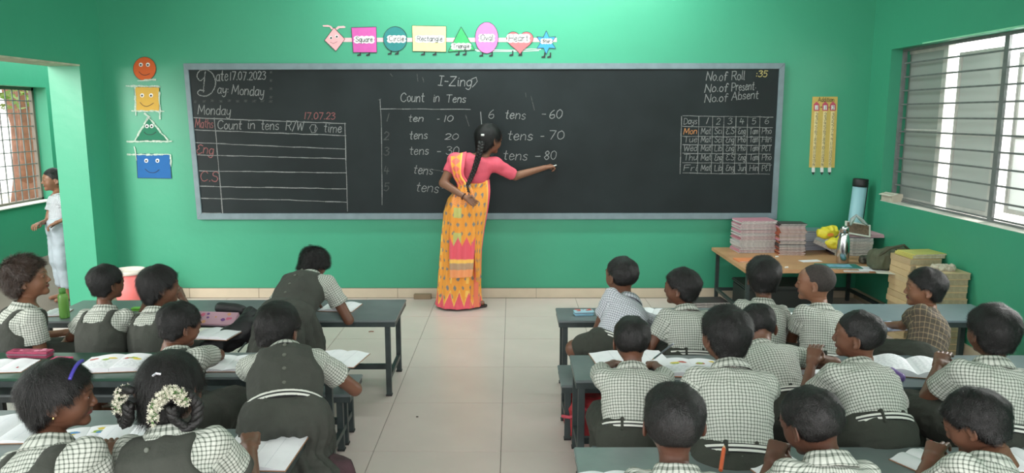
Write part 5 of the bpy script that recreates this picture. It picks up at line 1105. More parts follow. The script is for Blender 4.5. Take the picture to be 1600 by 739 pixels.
# ------------------------------------------------------------------ stationery on the desks
def M_at(loc, yaw=0.0): return Matrix.Translation(Vector(loc)) @ Matrix.Rotation(yaw, 4, 'Z')
def deskp(px, py, z=TZ): p = on(px, py, z=z); return (p.x, p.y, p.z)
PIC = [mat('print_red', srgb(190, 95, 85), .7), mat('print_green', srgb(150, 180, 70), .7), mat('print_yellow', srgb(225, 200, 90), .7), mat('print_blue', srgb(90, 140, 190), .7)]
M_PAGE = mat('page_white', (0.80, 0.80, 0.84, 1), .85, var=.05, vscale=20); M_PAGEG = mat('page_cream', (0.60, 0.60, 0.54, 1), .85, var=.05, vscale=20); M_COVER = mat('cover_brown', srgb(150, 110, 80), .6)
def notebook(px, py, yaw, w_, d, label, z=TZ, thick=.008, bulge=.010, style='blank', page=None, lean=0.0, single=False, name='notebook', cat_='notebook', cover=None, loc=None):
    loc = loc or deskp(px, py, z); r = empty(name, (loc[0], loc[1], loc[2] + .0012), yaw, label, cat_); r.rotation_euler.x = lean; page = page or M_PAGE; rg = random.Random(int(px * 7 + py))
    def prof(x):
        u = abs(x) / (w_ / 2); return thick * (1 - .35 * u) + bulge * math.sin(min(u * 1.15, 1) * PI) * (1 - u * .6) if not single else thick + bulge * u * u
    sides = (-1, 1) if not single else (1,)
    b = MB(); b.box((-w_ / 2 - .003 if not single else 0, -d / 2 - .003, 0), (w_ / 2 + .003, d / 2 + .003, .0022)); b.build('cover', cover or M_COVER, r)
    for s in sides:
        n = 12; xs = [s * (.0005 + (w_ / 2 - .0005) * k / n) for k in range(n + 1)]; o = [(x, prof(x)) for x in xs] + [(x, .0024) for x in reversed(xs)]
        b = MB(); b.prism(o, -d / 2, d / 2); pg = b.build('page_block', page, r, smooth=False)
        ln = MB(); m_ = MB()
        def quad(mb, x0, y0, x1, y1):
            n_ = max(1, int(abs(x1 - x0) / .012))
            for k in range(n_):
                a, c = x0 + (x1 - x0) * k / n_, x0 + (x1 - x0) * (k + 1) / n_; mb.poly([(a, y0, prof(a) + .0006), (c, y0, prof(c) + .0006), (c, y1, prof(c) + .0006), (a, y1, prof(a) + .0006)], [(0, 1, 2, 3)])
        lo, hi = sorted((s * .012, s * (w_ / 2 - .008)))
        if style in ('lines', 'text', 'pictures'):
            y = d / 2 - .02
            while y > -d / 2 + .015:
                if style == 'lines': quad(ln, lo, y, hi, y - .0006)
                elif style == 'text' or y < 0:
                    x = lo
                    while x < hi - .012:
                        l = rg.uniform(.006, .018); quad(ln, x, y, min(x + l, hi), y - .0022); x += l + rg.uniform(.006, .016)
                y -= .0095 if style == 'lines' else .014
            if style == 'lines': quad(ln, s * w_ * .25, d / 2 - .005, s * w_ * .25 + .0008, -d / 2 + .005)
        elif style == 'fold': quad(ln, s * w_ * .24, d / 2 - .003, s * w_ * .24 + .0007, -d / 2 + .003)
        if ln.v: ln.build('print', mat('ink_faint', (.30, .33, .38, 1), .8) if style != 'lines' else mat('rule_lines', (.42, .46, .55, 1), .8), pg)
        if style == 'pictures':
            for k in range(3):
                cx, cy = rg.uniform(lo + .02, hi - .02), rg.uniform(.01, d / 2 - .03); m_ = MB(); pts = [(cx + math.cos(a) * rg.uniform(.012, .026), cy + math.sin(a) * rg.uniform(.008, .014)) for a in [2 * PI * i / 14 for i in range(14)]]
                m_.poly([(x, y, prof(x) + .0009 + .0001 * k) for x, y in pts], [tuple(range(14))]); m_.build('picture', PIC[(k + int(px)) % 4], pg)
    return r
def pencil(p0, p1, m, label, name='pencil', r_=.0038, cat_='pencil'):
    p0, p1 = Vector(p0), Vector(p1); d = (p1 - p0).normalized(); L_ = (p1 - p0).length; r = empty(name, p1, label=label, cat=cat_)
    def add(nm, mm, pts, rs): b = MB(); b.tube([Vector(q) - p1 for q in pts], rs, 6); b.build(nm, mm, r)
    add('barrel', m, [p0, p1 - d * .018], [r_, r_]); add('tip', mat('pencil_wood', srgb(215, 180, 135), .7), [p1 - d * .018, p1 - d * .005], [r_, .0012]); add('lead', M_BLACK, [p1 - d * .005, p1], [.0012, .0004]); return r
def case(px, py, yaw, sx, sy, sz, m, label, name='pencil_case', z=TZ, tilt=0.0, lidm=None, pat=None, round_=.008, loc=None, cat_='pencil case'):
    loc = loc or deskp(px, py, z); r = empty(name, (loc[0], loc[1], loc[2]), yaw, label, cat_); r.rotation_euler.x = tilt
    for nm, z0, z1, mm in (('base', .0005, sz * .55, m), ('lid', sz * .57, sz, lidm or m)):
        b = MB(); b.box((-sx / 2, -sy / 2, z0), (sx / 2, sy / 2, z1)); b.build(nm, mm, r, bevel=min(round_, (z1 - z0) * .45), smooth=False)
    b = MB(); b.box((-sx / 2 + .004, -sy / 2 - .0008, sz * .53), (sx / 2 - .004, sy / 2 + .0008, sz * .59)); b.build('zip', M_BLACK if not pat else M_INK, r)
    if pat:
        rg = random.Random(3)
        for k in range(9):
            cx, cy, rr = rg.uniform(-.4, .4) * sx, rg.uniform(-.32, .32) * sy, rg.uniform(.006, .016); m_ = MB(); pts = [(cx + math.cos(a) * rr * rg.uniform(.7, 1), cy + math.sin(a) * rr * .7) for a in [2 * PI * i / 10 for i in range(10)]]
            m_.poly([(x, y, sz + .0004 + k * .0001) for x, y in pts], [tuple(range(10))]); m_.build('print', pat[k % len(pat)], r)
    return r
def blob(name, label, cat_, m, prims, h=.006, k=.02, noise=.006, ns=22, org=None, seed=3, extra=None):
    lo = np.min([p[1] for p in prims], 0); hi = np.max([p[2] for p in prims], 0); F = Field(lo - .02, hi + .02, h)
    for p in prims: F.add(p, k)
    v, q = F.mesh(); v = v + vnormals(v, q) * ((1 - np.abs(vnoise(v * ns, seed)) * 2) * noise)[:, None]; c = (lo + hi) / 2; org = V(c[0], c[1], max(v[:, 2].min(), 0)) if org is None else V(org)
    r = empty(name, org, label=label, cat=cat_); me = make_mesh('body', v - org, q); me.materials.append(m); obj_at('body', me, r, org); return r, org
# right side
case(912, 492, .05, .115, .055, .028, mat('case_pale_blue', srgb(150, 200, 220), .35), 'pale blue pencil case at the aisle end of the front right desk', lidm=mat('case_pale_blue_lid', srgb(175, 215, 228), .3), pat=[PIC[0]])
notebook(1020, 490, -.3, .20, .15, 'white notebook under the arm of the sideways sitting boy, front right desk', style='blank')
pencil(A3(1018, 500, 4.13), A3(1036, 486, 4.2), M_BLACK, 'dark pen held over the notebook on the front right desk', 'pen', cat_='pen')
notebook(985, 563, .12, .34, .22, 'wide open white notebook in front of the boy with both elbows out', style='fold')
pencil(A3(1052, 537, 2.98), A3(1018, 563, 3.08), mat('pencil_silver', srgb(150, 155, 165), .3, .6), 'silver grey pencil held by the boy with both elbows out')
notebook(1080, 578, -.10, .30, .20, 'open picture textbook with orange edge between two boys on the middle right desk', style='pictures', thick=.016, name='textbook', cat_='book', cover=mat('cover_orange', srgb(210, 120, 60), .6))
notebook(1248, 577, -.2, .20, .17, 'open notebook beside the leaning boy on the middle right desk', style='blank')
notebook(1424, 578, -.25, .36, .22, 'big open workbook with curled pages on the dark desk before the bushy haired boy', style='text', thick=.014, bulge=.03, name='workbook', cat_='book')
r, o = blob('pencil_pouch', 'purple cloth pencil pouch beside the big curled workbook', 'pouch', mat('pouch_purple', srgb(110, 85, 150), .5, var=.2), [cone(A3(1392, 583, 3.24), A3(1408, 590, 3.2), .024, .018)], h=.004, noise=.002)
notebook(1392, 512, .2, .20, .14, 'pale blue notebook under the plaid boy’s arm'.replace('’', "'"), style='blank', page=mat('page_blue', (.42, .50, .66, 1), .8))
notebook(1236, 497, .1, .14, .12, 'small white notebook between two boys on the front right desk', style='blank')
notebook(950, 762, .05, .22, .16, 'white notebook cut off by the bottom edge beside the nearest boy by the aisle', style='blank', z=TZ)
pencil(A3(1126, 735, 2.2), A3(1132, 694, 2.28), mat('pencil_orange', srgb(205, 95, 55), .4), 'orange pencil standing out above the bottom right desk', r_=.006)
notebook(1210, 728, .35, .18, .20, 'open page under the raised fist of the nearest middle boy', style='blank')
notebook(1455, 728, .5, .16, .18, 'open page under the bowed boy at the bottom right', style='blank')
notebook(1596, 722, -.1, .12, .16, 'white notebook at the right edge of the nearest desk', style='blank')
pencil(A3(1455, 688, 2.28), A3(1448, 718, 2.26), mat('pencil_red', srgb(150, 45, 40), .4), 'red pencil held by the bowed boy at the bottom right', r_=.0045)
case(1172, 722, 0, .05, .03, .015, mat('eraser_red', srgb(190, 60, 60), .5), 'small red sharpener box on the bottom right desk', 'sharpener_box', cat_='box')
case(1386, 692, .4, .05, .03, .012, mat('eraser_orange', srgb(220, 95, 60), .5), 'small orange eraser at the far edge of the bottom right desk', 'eraser', cat_='eraser')
# red bag and straps below the front right bench, teal bag beside it
MR = mat('bag_red', srgb(165, 45, 50), .7, var=.3, vscale=14, bump=.4, bscale=30)
r, o = blob('school_bag', 'red cloth school bag on the floor under the front right bench', 'bag', MR, [rbox(A3(925, 655, 3.72) * V(1, 1, 0) + V(0, 0, .10), (.13, .09, .095), .05)], noise=.010)
b = MB()
for pts in ([(884, 655, 3.70), (892, 640, 3.66), (906, 636, 3.64), (918, 640, 3.62)], [(878, 650, 3.62), (890, 652, 3.60), (905, 648, 3.58), (915, 645, 3.60)]): b.tube([Vector(A3(*p)) - Vector(o) for p in pts], .008, 6)
b.build('strap', mat('strap_pink_red', srgb(190, 70, 85), .6), r, smooth=True)
r, o = blob('school_bag', 'dark teal bag on the floor beside the red bag', 'bag', mat('bag_teal', srgb(30, 60, 72), .7, bump=.4), [rbox(A3(955, 672, 3.35) * V(1, 1, 0) + V(0, 0, .09), (.06, .10, .085), .04)], noise=.008)
# left side
notebook(532, 481, -.12, .20, .19, 'open white notebook the standing girl writes in on the front left desk', style='fold')
notebook(530, 562, -.18, .22, .20, 'loose white double page at the aisle end of the middle left desk', style='fold')
notebook(360, 570, .02, .30, .20, 'open white notebook under the writing hand on the middle left desk', style='fold')
notebook(184, 571, .12, .30, .20, 'open picture textbook on the green desk top', style='pictures', thick=.018, name='textbook', cat_='book')
notebook(8, 574, .1, .22, .16, 'white notebook at the left edge on the green desk top', style='blank')
case(48, 557, -.03, .20, .062, .030, mat('case_pink', srgb(175, 75, 105), .45, var=.3, vscale=40), 'pink patterned pencil box on the green desk top', round_=.014, pat=[mat('pink_pale', srgb(225, 150, 175), .5), mat('pink_dark', srgb(120, 40, 70), .5)])
case(97, 563, -.05, .085, .045, .012, mat('eraser_pink', srgb(225, 70, 125), .5), 'bright pink flat box beside the pink pencil box', 'box', cat_='box')
case(23, 578, .2, .035, .02, .012, mat('eraser_crimson', srgb(170, 40, 60), .5), 'tiny crimson eraser on the green desk top', 'eraser', cat_='eraser')
notebook(92, 533, .2, .12, .14, 'white notebook between the fluffy haired girl and the short haired girl', style='blank', loc=tuple(A3(92, 520, 4.3) * V(1, 1, 0) + V(0, 0, TZ)))
case(340, 500, -.12, .235, .085, .020, mat('case_lilac', srgb(188, 150, 165), .45), 'lilac pencil case printed with flowers propped on a black bag', z=TZ + .03, tilt=.75, round_=.012, pat=[mat('print_purple', srgb(110, 70, 130), .5), mat('print_tan', srgb(205, 150, 110), .5), mat('print_rose', srgb(200, 100, 130), .5)], loc=tuple(A3(340, 500, 4.12)))
notebook(338, 526, -.15, .20, .16, 'white notebook below the lilac pencil case', style='blank', loc=tuple(A3(338, 524, 3.80)), thick=.012)
MK = mat('bag_black', (.012, .012, .014, 1), .6, var=.4, bump=.5, bscale=30)
r, o = blob('school_bag', 'black school bag slumped on the bench behind the lilac pencil case', 'bag', MK, [cone(A3(330, 545, 3.82), A3(385, 515, 3.92), .055, .06), cone(A3(385, 515, 3.92), A3(392, 492, 4.0), .06, .04)], noise=.008)
r, o = blob('pencil_pouch', 'black cloth pouch lying on top of the black bag', 'pouch', mat('pouch_black', (.02, .02, .022, 1), .5, bump=.3), [cone(A3(345, 481, 4.22), A3(378, 484, 4.20), .030, .028)], noise=.004)
b = MB(); b.tube([Vector(A3(385, 535, 3.74)) - Vector(o), Vector(A3(372, 550, 3.70)) - Vector(o)], .004, 6); b.build('zip_pull', M_STEEL, r)
MGR = mat('bottle_green', srgb(135, 190, 95), .25, trans=.35, spec=.6)
p = on(102, 500, z=TZ); r = empty('water_bottle', (p.x, yd(4.2, TZ), TZ), label='slim green plastic bottle standing on the front left desk', cat='bottle'); r.location = (at(103, 512, 4.2).x, at(103, 512, 4.2).y, TZ)
b = MB(); b.lathe([(.022, .001), (.026, .006), (.026, .12), (.022, .135), (.014, .142)], n=24); b.build('body', MGR, r, smooth=True); b = MB(); b.lathe([(.017, .140), (.017, .165), (.012, .170)], n=20); b.build('cap', mat('cap_green', srgb(90, 150, 70), .5), r, smooth=True)
case(214, 484, 0, .055, .04, .018, mat('box_lime', srgb(120, 190, 70), .5), 'lime green box lying beside the chin resting girl', 'box', loc=tuple(A3(214, 484, 4.35) * V(1, 1, 0) + V(0, 0, TZ)), cat_='box')
# nearest left desk
notebook(410, 704, -.02, .25, .30, 'large white double page under the hand of the girl with jasmine flowers', style='fold')
notebook(195, 690, .12, .26, .24, 'ruled exercise book with pencilled lines between the two nearest girls', style='lines')
notebook(133, 685, .3, .18, .18, 'colour picture book under the ruled exercise book', style='pictures', thick=.004, bulge=.004, name='picture_book', cat_='book')
notebook(22, 672, .05, .26, .24, 'wide open exercise book in the bottom left corner', style='lines')
r, o = blob('cloth_bag', 'maroon cloth bag below the belted girl beside the aisle', 'bag', mat('cloth_maroon', srgb(72, 48, 54), .85, var=.25, bump=.5, bscale=30), [cone(A3(522, 745, 2.75), A3(500, 760, 2.72), .075, .09)], noise=.009)
# ------------------------------------------------------------------ hair ornaments
g = K['L3b']; HMb = g['HM']; org = g['org']
def hp(x, y, z): return HMb @ Vector((x, y, z))
for s in (-1, 1):
    mb = MB(); loop = [(s * .062, -.085, -.005), (s * .098, -.075, .000), (s * .118, -.055, -.035), (s * .115, -.05, -.080), (s * .090, -.062, -.100), (s * .068, -.085, -.075), (s * .064, -.098, -.035)]
    for st in range(3):
        pts = []
        for k in range(49):
            t = k / 48 * (len(loop) - 1); i = min(int(t), len(loop) - 2); f = t - i; p = Vector(loop[i]) * (1 - f) + Vector(loop[i + 1]) * f; ph = k * .7 + st * 2 * PI / 3; pts.append(hp(*(p + Vector((math.sin(ph) * .008, math.cos(ph) * .006, math.sin(ph * .5) * .004)))))
        mb.tube(pts, .0098, 7)
    mb.build('looped_plait', M_HAIR, g['root'], smooth=True)
M_FL = mat('jasmine_white', (.62, .60, .50, 1), .7, col2=(.54, .52, .42, 1), vscale=60); M_FG = mat('jasmine_stem', srgb(110, 150, 90), .7)
def garland(path, n, rad, nm='jasmine_garland'):
    rg = random.Random(11); f_ = MB(); s_ = MB()
    for k in range(n):
        t = rg.random() * (len(path) - 1); i = min(int(t), len(path) - 2); f = t - i; c = Vector(path[i]) * (1 - f) + Vector(path[i + 1]) * f; d = Vector((rg.gauss(0, 1), rg.gauss(0, 1), rg.gauss(0, 1))).normalized(); p = c + d * rad * rg.uniform(.55, 1); a = hp(*c); q = hp(*p); dd = (q - a).normalized()
        u = dd.cross(Vector((0, 0, 1))).normalized(); w_ = dd.cross(u)
        for j in range(5):
            an = 2 * PI * j / 5 + k; e = u * math.cos(an) + w_ * math.sin(an); e2 = u * math.cos(an + .5) + w_ * math.sin(an + .5); e0 = u * math.cos(an - .5) + w_ * math.sin(an - .5)
            f_.poly([q, q + dd * .003 + e0 * .0036, q + dd * .0055 + e * .0066, q + dd * .003 + e2 * .0036], [(0, 1, 2, 3)])
        s_.tube([a, q], .0014, 4, cap=False)
    fo = f_.build(nm, M_FL, g['root']); fo['kind'] = 'stuff'; fs = s_.build('stem', M_FG, fo); fs['kind'] = 'stuff'
garland([(.020, -.112, -.075), (.030, -.118, -.040), (.046, -.118, -.012), (.066, -.112, .006), (.086, -.100, .002), (.098, -.090, -.025)], 330, .0175)
garland([(-.098, -.075, -.005), (-.108, -.07, -.030), (-.105, -.072, -.060)], 150, .020)
b = MB(); b.tube([hp(.012, -.110, .045), hp(.022, -.112, .052), hp(.032, -.106, .05)], .004, 8); b.build('hair_clip', mat('clip_silver', (.5, .5, .55, 1), .2, .8), g['root'])
g3 = K['L3a']; b = MB(); pts = [g3['HM'] @ Vector((.094 * math.sin(a), .058 - .02 * a, .012 + .096 * math.cos(a))) for a in [x * .06 for x in range(-4, 15)]]; b.tube(pts, .0050, 8); b.build('hair_band', mat('band_purple', srgb(70, 60, 160), .35), g3['root'], smooth=True)
b = MB(); b.tube([g3['HM'] @ Vector((.080, -.004, -.036)), g3['HM'] @ Vector((.081, -.004, -.041))], .0028, 8); b.build('earring', mat('earring_gold', (.7, .5, .2, 1), .25, 1), g3['root'])
# oval buckle at the back of the bushy haired boy's belt
g = K['R2e']; T_ = g['T']; b = MB(); c = .10 * T_.L; pts = []
for k in range(25): a = 2 * PI * k / 24; pts.append(V(*T_.world(.035 + .009 * math.cos(a), -.128, c + .026 * math.sin(a))) - g['org'])
b.tube(pts, .0028, 6); b.build('belt_buckle', M_WHITE, g['root'], smooth=True)
# ------------------------------------------------------------------ things on the teacher's table
def tp(px, py, z=TT): p = on(px, py, z=z); return (p.x, p.y, z)
def book_mesh(w_, d, t, cover, pages):
    b = MB(); b.cur = 0; b.box((-w_ / 2, -d / 2, .0002), (w_ / 2, d / 2, .0012)); b.box((-w_ / 2, -d / 2, t - .0014), (w_ / 2, d / 2, t - .0004)); b.box((-w_ / 2, -d / 2 + .0001, .0012), (-w_ / 2 + .002, d / 2 - .0001, t - .0014))
    b.cur = 1; b.box((-w_ / 2 + .002, -d / 2 + .003, .0012), (w_ / 2 - .003, d / 2 - .003, t - .0014)); me = b.mesh('book'); me.materials.append(cover); me.materials.append(pages); return me
PG = mat('page_edges', srgb(205, 200, 196), .9, var=.35, vscale=80)
ORD = ['topmost', 'second', 'third', 'fourth', 'fifth', 'sixth', 'seventh', 'eighth', 'ninth', 'tenth', 'eleventh', 'twelfth', 'thirteenth', 'fourteenth', 'fifteenth', 'sixteenth', 'seventeenth', 'eighteenth', 'nineteenth', 'twentieth', 'twenty-first', 'twenty-second', 'twenty-third', 'twenty-fourth', 'twenty-fifth', 'twenty-sixth', 'twenty-seventh', 'twenty-eighth']
def from_top(k, n, what, where): i = n - 1 - k; return '%s, %s %s' % (what, ORD[i] + (' from the top' if i and i < n - 1 else '') if i < n - 1 or n == 1 else 'lowest', where)
def stack(name, base, n, w_, d, t, covers, label, group, yaw=0.0, jit=.009, pages=None, cat_='notebook', rnd=4):
    rg = random.Random(rnd); mes = [book_mesh(w_, d, t, c, pages or PG) for c in covers]; z = base[2] + .0006
    for k in range(n):
        ci = rg.randrange(len(mes)); cn = ' '.join(covers[ci].name.replace('cover_', '').split('_')); what, where = label
        o = link(name, mes[ci], None, None, (base[0] + rg.uniform(-jit, jit), base[1] + rg.uniform(-jit, jit), z), (0, 0, yaw + rg.uniform(-.03, .03))); tag(o, from_top(k, n, cn + ' ' + what, where), cat_, group); z += t
    return z
C = lambda n, r, g, b_: mat('cover_' + n, srgb(r, g, b_), .55, var=.1)
cp, cw, co, cb, cg = C('pink', 200, 140, 155), C('white', 205, 200, 200), C('orange_brown', 175, 105, 70), C('dark', 70, 60, 62), C('grey_blue', 140, 150, 165)
p1_ = tp(1176, 392); z = stack('notebook', p1_, 27, .30, .21, .0098, [cp, cw, cw, C('rose', 180, 120, 130)], ('notebook', 'in the tallest stack on the wooden table'), 'notebooks in the tallest table stack', .05)
p2_ = tp(1232, 396); stack('notebook', p2_, 24, .21, .17, .0105, [co, cp, cb, C('rust', 160, 80, 60)], ('notebook', 'in the rusty middle stack on the wooden table'), 'notebooks in the second table stack', -.05, rnd=6)
p3_ = tp(1266, 388); z3 = stack('textbook', p3_, 8, .22, .20, .019, [cg, cw], ('textbook', 'in the pale third stack on the wooden table'), 'textbooks in the third table stack', .1, pages=mat('page_edges_blue', srgb(175, 180, 190), .9), cat_='book')
o = link('folder', book_mesh(.34, .22, .010, C('teal_grey', 110, 140, 145), PG), None, None, (p3_[0] - .06, p3_[1] + .02, z3 + .001), (0, 0, .15)); tag(o, 'grey green folder lying across the top of the third stack', 'folder')
p4_ = tp(1326, 396); z4 = stack('textbook', p4_, 6, .30, .22, .024, [cg, cb, cw], ('textbook', 'in the stack under pink folders'), 'textbooks in the fourth table stack', -.08, cat_='book', rnd=9)
for k in range(4): o = link('folder', book_mesh(.34, .22, .006, C('pale_pink', 225, 170, 185), PG), None, None, (p4_[0] + .07 + .01 * k, p4_[1] + .02, z4 + .001 + .0062 * k), (0, 0, -.12 + .04 * k)); tag(o, from_top(k, 4, 'pale pink folder', 'on the fourth table stack'), 'folder', 'pink folders on the fourth stack')
p5_ = tp(1388, 392); stack('textbook', p5_, 5, .22, .18, .022, [C('brown', 140, 110, 95), co], ('textbook', 'in the low stack behind the bags'), 'brown textbooks at the back of the table', .05, cat_='book', rnd=12)
o = link('textbook', book_mesh(.26, .19, .035, cw, PG), None, None, (tp(1296, 394)[0], tp(1296, 394)[1], TT + .035), (0, math.radians(22), -.5)); tag(o, 'thick white book leaning against the fourth stack behind the steel bottle', 'book')
for (px, py, w_, d, yaw, c, lab) in ((1176, 407, .26, .15, .05, C('bright_orange', 230, 140, 90), 'flat orange notebook in front of the tallest stack'), (1310, 417, .30, .17, -.10, C('green_blue', 40, 120, 110), 'green and blue booklet before the steel bottle'), (1338, 425, .17, .03, -.1, cw, 'narrow white ruler box at the front edge of the wooden table'),):
    o = link('booklet', book_mesh(w_, d, .008, c, PG), None, None, tuple(Vector(tp(px, py)) + Vector((0, 0, .0006))), (0, 0, yaw)); tag(o, lab, 'book')
for (px, py, w_, d, yaw, lab) in ((1266, 408, .16, .07, .2, 'small white sheet behind the green booklet'), (1372, 421, .28, .16, -.25, 'loose newspaper sheets in front of the green bag'), (1392, 427, .20, .11, -.3, 'cream booklet lying on the newspaper sheets')):
    b = MB(); b.box((-w_ / 2, -d / 2, 0), (w_ / 2, d / 2, .0025)); 
    s_ = b.build('paper_sheet', M_PAGE if 'cream' not in lab else M_PAGEG, None, loc=tuple(Vector(tp(px, py)) + Vector((0, 0, .0005 if 'cream' not in lab else .0035))), rot=(0, 0, yaw)); tag(s_, lab, 'paper')
for px, py, lab in ((1214, 402, 'white chalk stub nearer the second notebook stack'), (1229, 419, 'white chalk stub near the front edge of the wooden table')):
    b = MB(); q = Vector(tp(px, py)); b.tube([(-.012, 0, .006), (.012, .004, .006)], .0055, 8); tag(b.build('chalk_stub', M_WHITE, loc=q), lab, 'chalk')
# picture laid on the booklet cover
b = MB(); q = tp(1310, 417); b.poly([(q[0] - .09, q[1] - .05, TT + .0092), (q[0] + .08, q[1] - .06, TT + .0092), (q[0] + .10, q[1] + .05, TT + .0092), (q[0] - .07, q[1] + .06, TT + .0092)], [(0, 1, 2, 3)])
o = b.build('cover_picture', mat('cover_sky', srgb(120, 180, 205), .5, var=.4, vscale=30)); par = [x for x in bpy.data.objects if x.get('label', '').startswith('green and blue')][0]; bpy.context.view_layer.update(); o.parent = par; o.matrix_parent_inverse = par.matrix_world.inverted()
# steel bottle
q = tp(1316, 411); r = empty('steel_bottle', q, label='tall shiny steel water bottle on the wooden table', cat='bottle'); MS = mat('polished_steel', (.62, .62, .64, 1), .18, 1.0)
b = MB(); b.lathe([(.040, .001), (.045, .006), (.046, .10), (.043, .17), (.034, .215), (.028, .235)], n=32); b.build('body', MS, r, smooth=True); b = MB(); b.lathe([(.030, .236), (.031, .27), (.026, .282), (.010, .286)], n=28); b.build('cap', MS, r, smooth=True)
# chart tube standing in the corner
q = on(1333, 352, y=6.14); r = empty('chart_tube', (q.x, 6.14, TT), label='tall pale blue tube with a black cap standing in the corner', cat='tube'); r.rotation_euler = (0, math.radians(3.5), 0); zt = on(1340, 279, y=6.14).z - TT
b = MB(); b.lathe([(.052, .001), (.055, .006), (.055, zt - .065)], n=32); b.build('body', mat('tube_blue', srgb(150, 195, 205), .45), r, smooth=True); b = MB(); b.lathe([(.058, zt - .066), (.060, zt - .05), (.060, zt - .006), (.055, zt)], n=32); b.build('cap', M_BLACK, r, smooth=True)
b = MB(); b.bar((.058, 0, .02), (.062, 0, zt - .03), .008, .014); b.build('strap', M_BLACK, r)
# yellow packets
MY = mat('packet_yellow', srgb(230, 215, 60), .4, var=.15, vscale=10, bump=.6, bscale=25); ML = mat('packet_print', srgb(225, 130, 60), .4)
for px, py, rr, lab in ((1291, 364, (.075, .05, .045), 'crumpled yellow packet on the third stack, left one'), (1305, 380, (.07, .05, .04), 'crumpled yellow packet behind the steel bottle, lower one')):
    c = at(px, py, 6.0 if py < 370 else 5.86); r, o = blob('snack_packet', lab, 'packet', MY, [ellip(c, rr), ellip(c + Vector((.05, 0, .015)), (.045, .035, .04))], h=.005, noise=.009, ns=30)
    b = MB(); pts = [(math.cos(a) * .026, -.058 - .0, math.sin(a) * .014 + rr[2]) for a in [2 * PI * i / 18 for i in range(18)]]; b.poly(pts, [tuple(range(18))]); b.build('printed_patch', ML, r)
# tray picture in a clear bag
c = at(1340, 358, 5.95); r = empty('photo_frame', c, label='small dark framed picture wrapped in clear plastic on the pink folders', cat='picture frame'); M4 = Matrix.Rotation(.9, 4, 'X') @ Matrix.Rotation(.12, 4, 'Y')
b = MB(); b.box((-.10, -.005, -.055), (.10, .005, .055), Matrix.Rotation(-.55, 4, 'X') @ Matrix.Rotation(.2, 4, 'Y')); b.build('frame', mat('frame_pale', srgb(200, 205, 195), .4), r, bevel=.002)
b = MB(); b.box((-.085, -.007, -.042), (.085, -.0055, .042), Matrix.Rotation(-.55, 4, 'X') @ Matrix.Rotation(.2, 4, 'Y')); b.build('picture', mat('picture_brown', srgb(115, 95, 75), .5, var=.5, vscale=60), r)
b = MB(); b.tube([(-.06, 0, .03), (-.05, -.01, .08), (-.02, 0, .11), (.03, 0, .07), (.08, 0, .03)], [.012, .018, .010, .016, .008], 8); b.build('plastic_wrap', mat('clear_plastic', (.75, .78, .76, 1), .15, trans=.7), r, smooth=True)
# glass bottle, bags
q = tp(1376, 384); r = empty('ink_bottle', (q[0], 6.22, TT), label='small teal glass bottle at the back beside the corner tube', cat='bottle'); q = on(1376, 366, y=6.22); r.location = (q.x, 6.22, TT)
b = MB(); b.lathe([(.036, .001), (.040, .008), (.040, .12), (.030, .14), (.016, .148)], n=24); b.build('body', mat('glass_teal', srgb(105, 160, 150), .15, trans=.15), r, smooth=True); b = MB(); b.lathe([(.020, .149), (.020, .185), (.016, .19)], n=20); b.build('cap', mat('cap_teal', srgb(70, 120, 115), .4), r, smooth=True)
MO = mat('bag_olive', srgb(88, 92, 72), .8, var=.25, vscale=10, bump=.5, bscale=30); c = V(*tp(1398, 424)) + V(.0, .06, .075)
r, o = blob('shoulder_bag', 'olive green shoulder bag at the right front of the wooden table', 'bag', MO, [rbox(c, (.155, .07, .07), .045), ellip(c + V(.02, 0, .05), (.11, .06, .04))], noise=.010)
b = MB(); b.tube([Vector(c - V(o)) + Vector(p) for p in ((-.14, -.05, .02), (-.06, -.085, .10), (.04, -.08, .12), (.12, -.05, .06))], .010, 8); b.build('strap', mat('strap_olive', srgb(70, 72, 55), .8), r, smooth=True)
b = MB(); cc = c - V(o); b.box((cc[0] + .05, cc[1] - .082, cc[2] - .03), (cc[0] + .09, cc[1] - .072, cc[2] + .03)); b.build('buckle', mat('buckle_grey', srgb(150, 150, 130), .4), r, bevel=.003)
c = V(*tp(1345, 417)) + V(.06, .16, .03)
c = V(*tp(1425, 396)) + V(-.02, .05, .105); r, o = blob('cloth_bag', 'folded brown cloth bag behind the olive bag against the right wall', 'bag', mat('cloth_brown', srgb(112, 92, 80), .85, var=.2, bump=.5), [rbox(c, (.15, .085, .065), .045)], noise=.012)
c = V(*tp(1356, 412)) + V(.0, .02, .03); r, o = blob('cloth_pouch', 'black patterned cloth pouch left of the olive bag', 'pouch', mat('cloth_black_spot', srgb(45, 45, 42), .8, col2=srgb(120, 118, 105), vscale=45), [rbox(c, (.055, .035, .028), .02)], noise=.004)
# small carton at the left end
q = tp(1141, 382); r = empty('small_box', (q[0], q[1], TT), .25, label='small white and green open carton behind the tallest notebook stack', cat='box')
b = MB(); b.box((-.045, -.04, .001), (.045, .04, .075)); b.build('carton', mat('carton_grey_green', srgb(120, 150, 140), .6), r, bevel=.002); b = MB(); b.box((-.05, -.045, .078), (.02, .045, .12), Matrix.Rotation(.3, 4, 'Y')); b.build('flap', M_WHITE, r, bevel=.002)
# carton on the window sill
q = on(1389, 314, z=WZ0 + .006); r = empty('sill_carton', (3.02, 5.94, WZ0 + .005), .1, label='small torn white carton on the window sill corner', cat='box')
b = MB(); b.box((-.045, -.075, 0), (.045, .075, .062)); b.build('carton', mat('carton_cream', srgb(205, 198, 180), .8, var=.2), r, bevel=.003); b = MB(); b.box((-.050, -.078, .060), (.012, .078, .066), Matrix.Rotation(-.25, 4, 'Y')); b.build('flap', mat('carton_pale', srgb(225, 222, 210), .8), r)
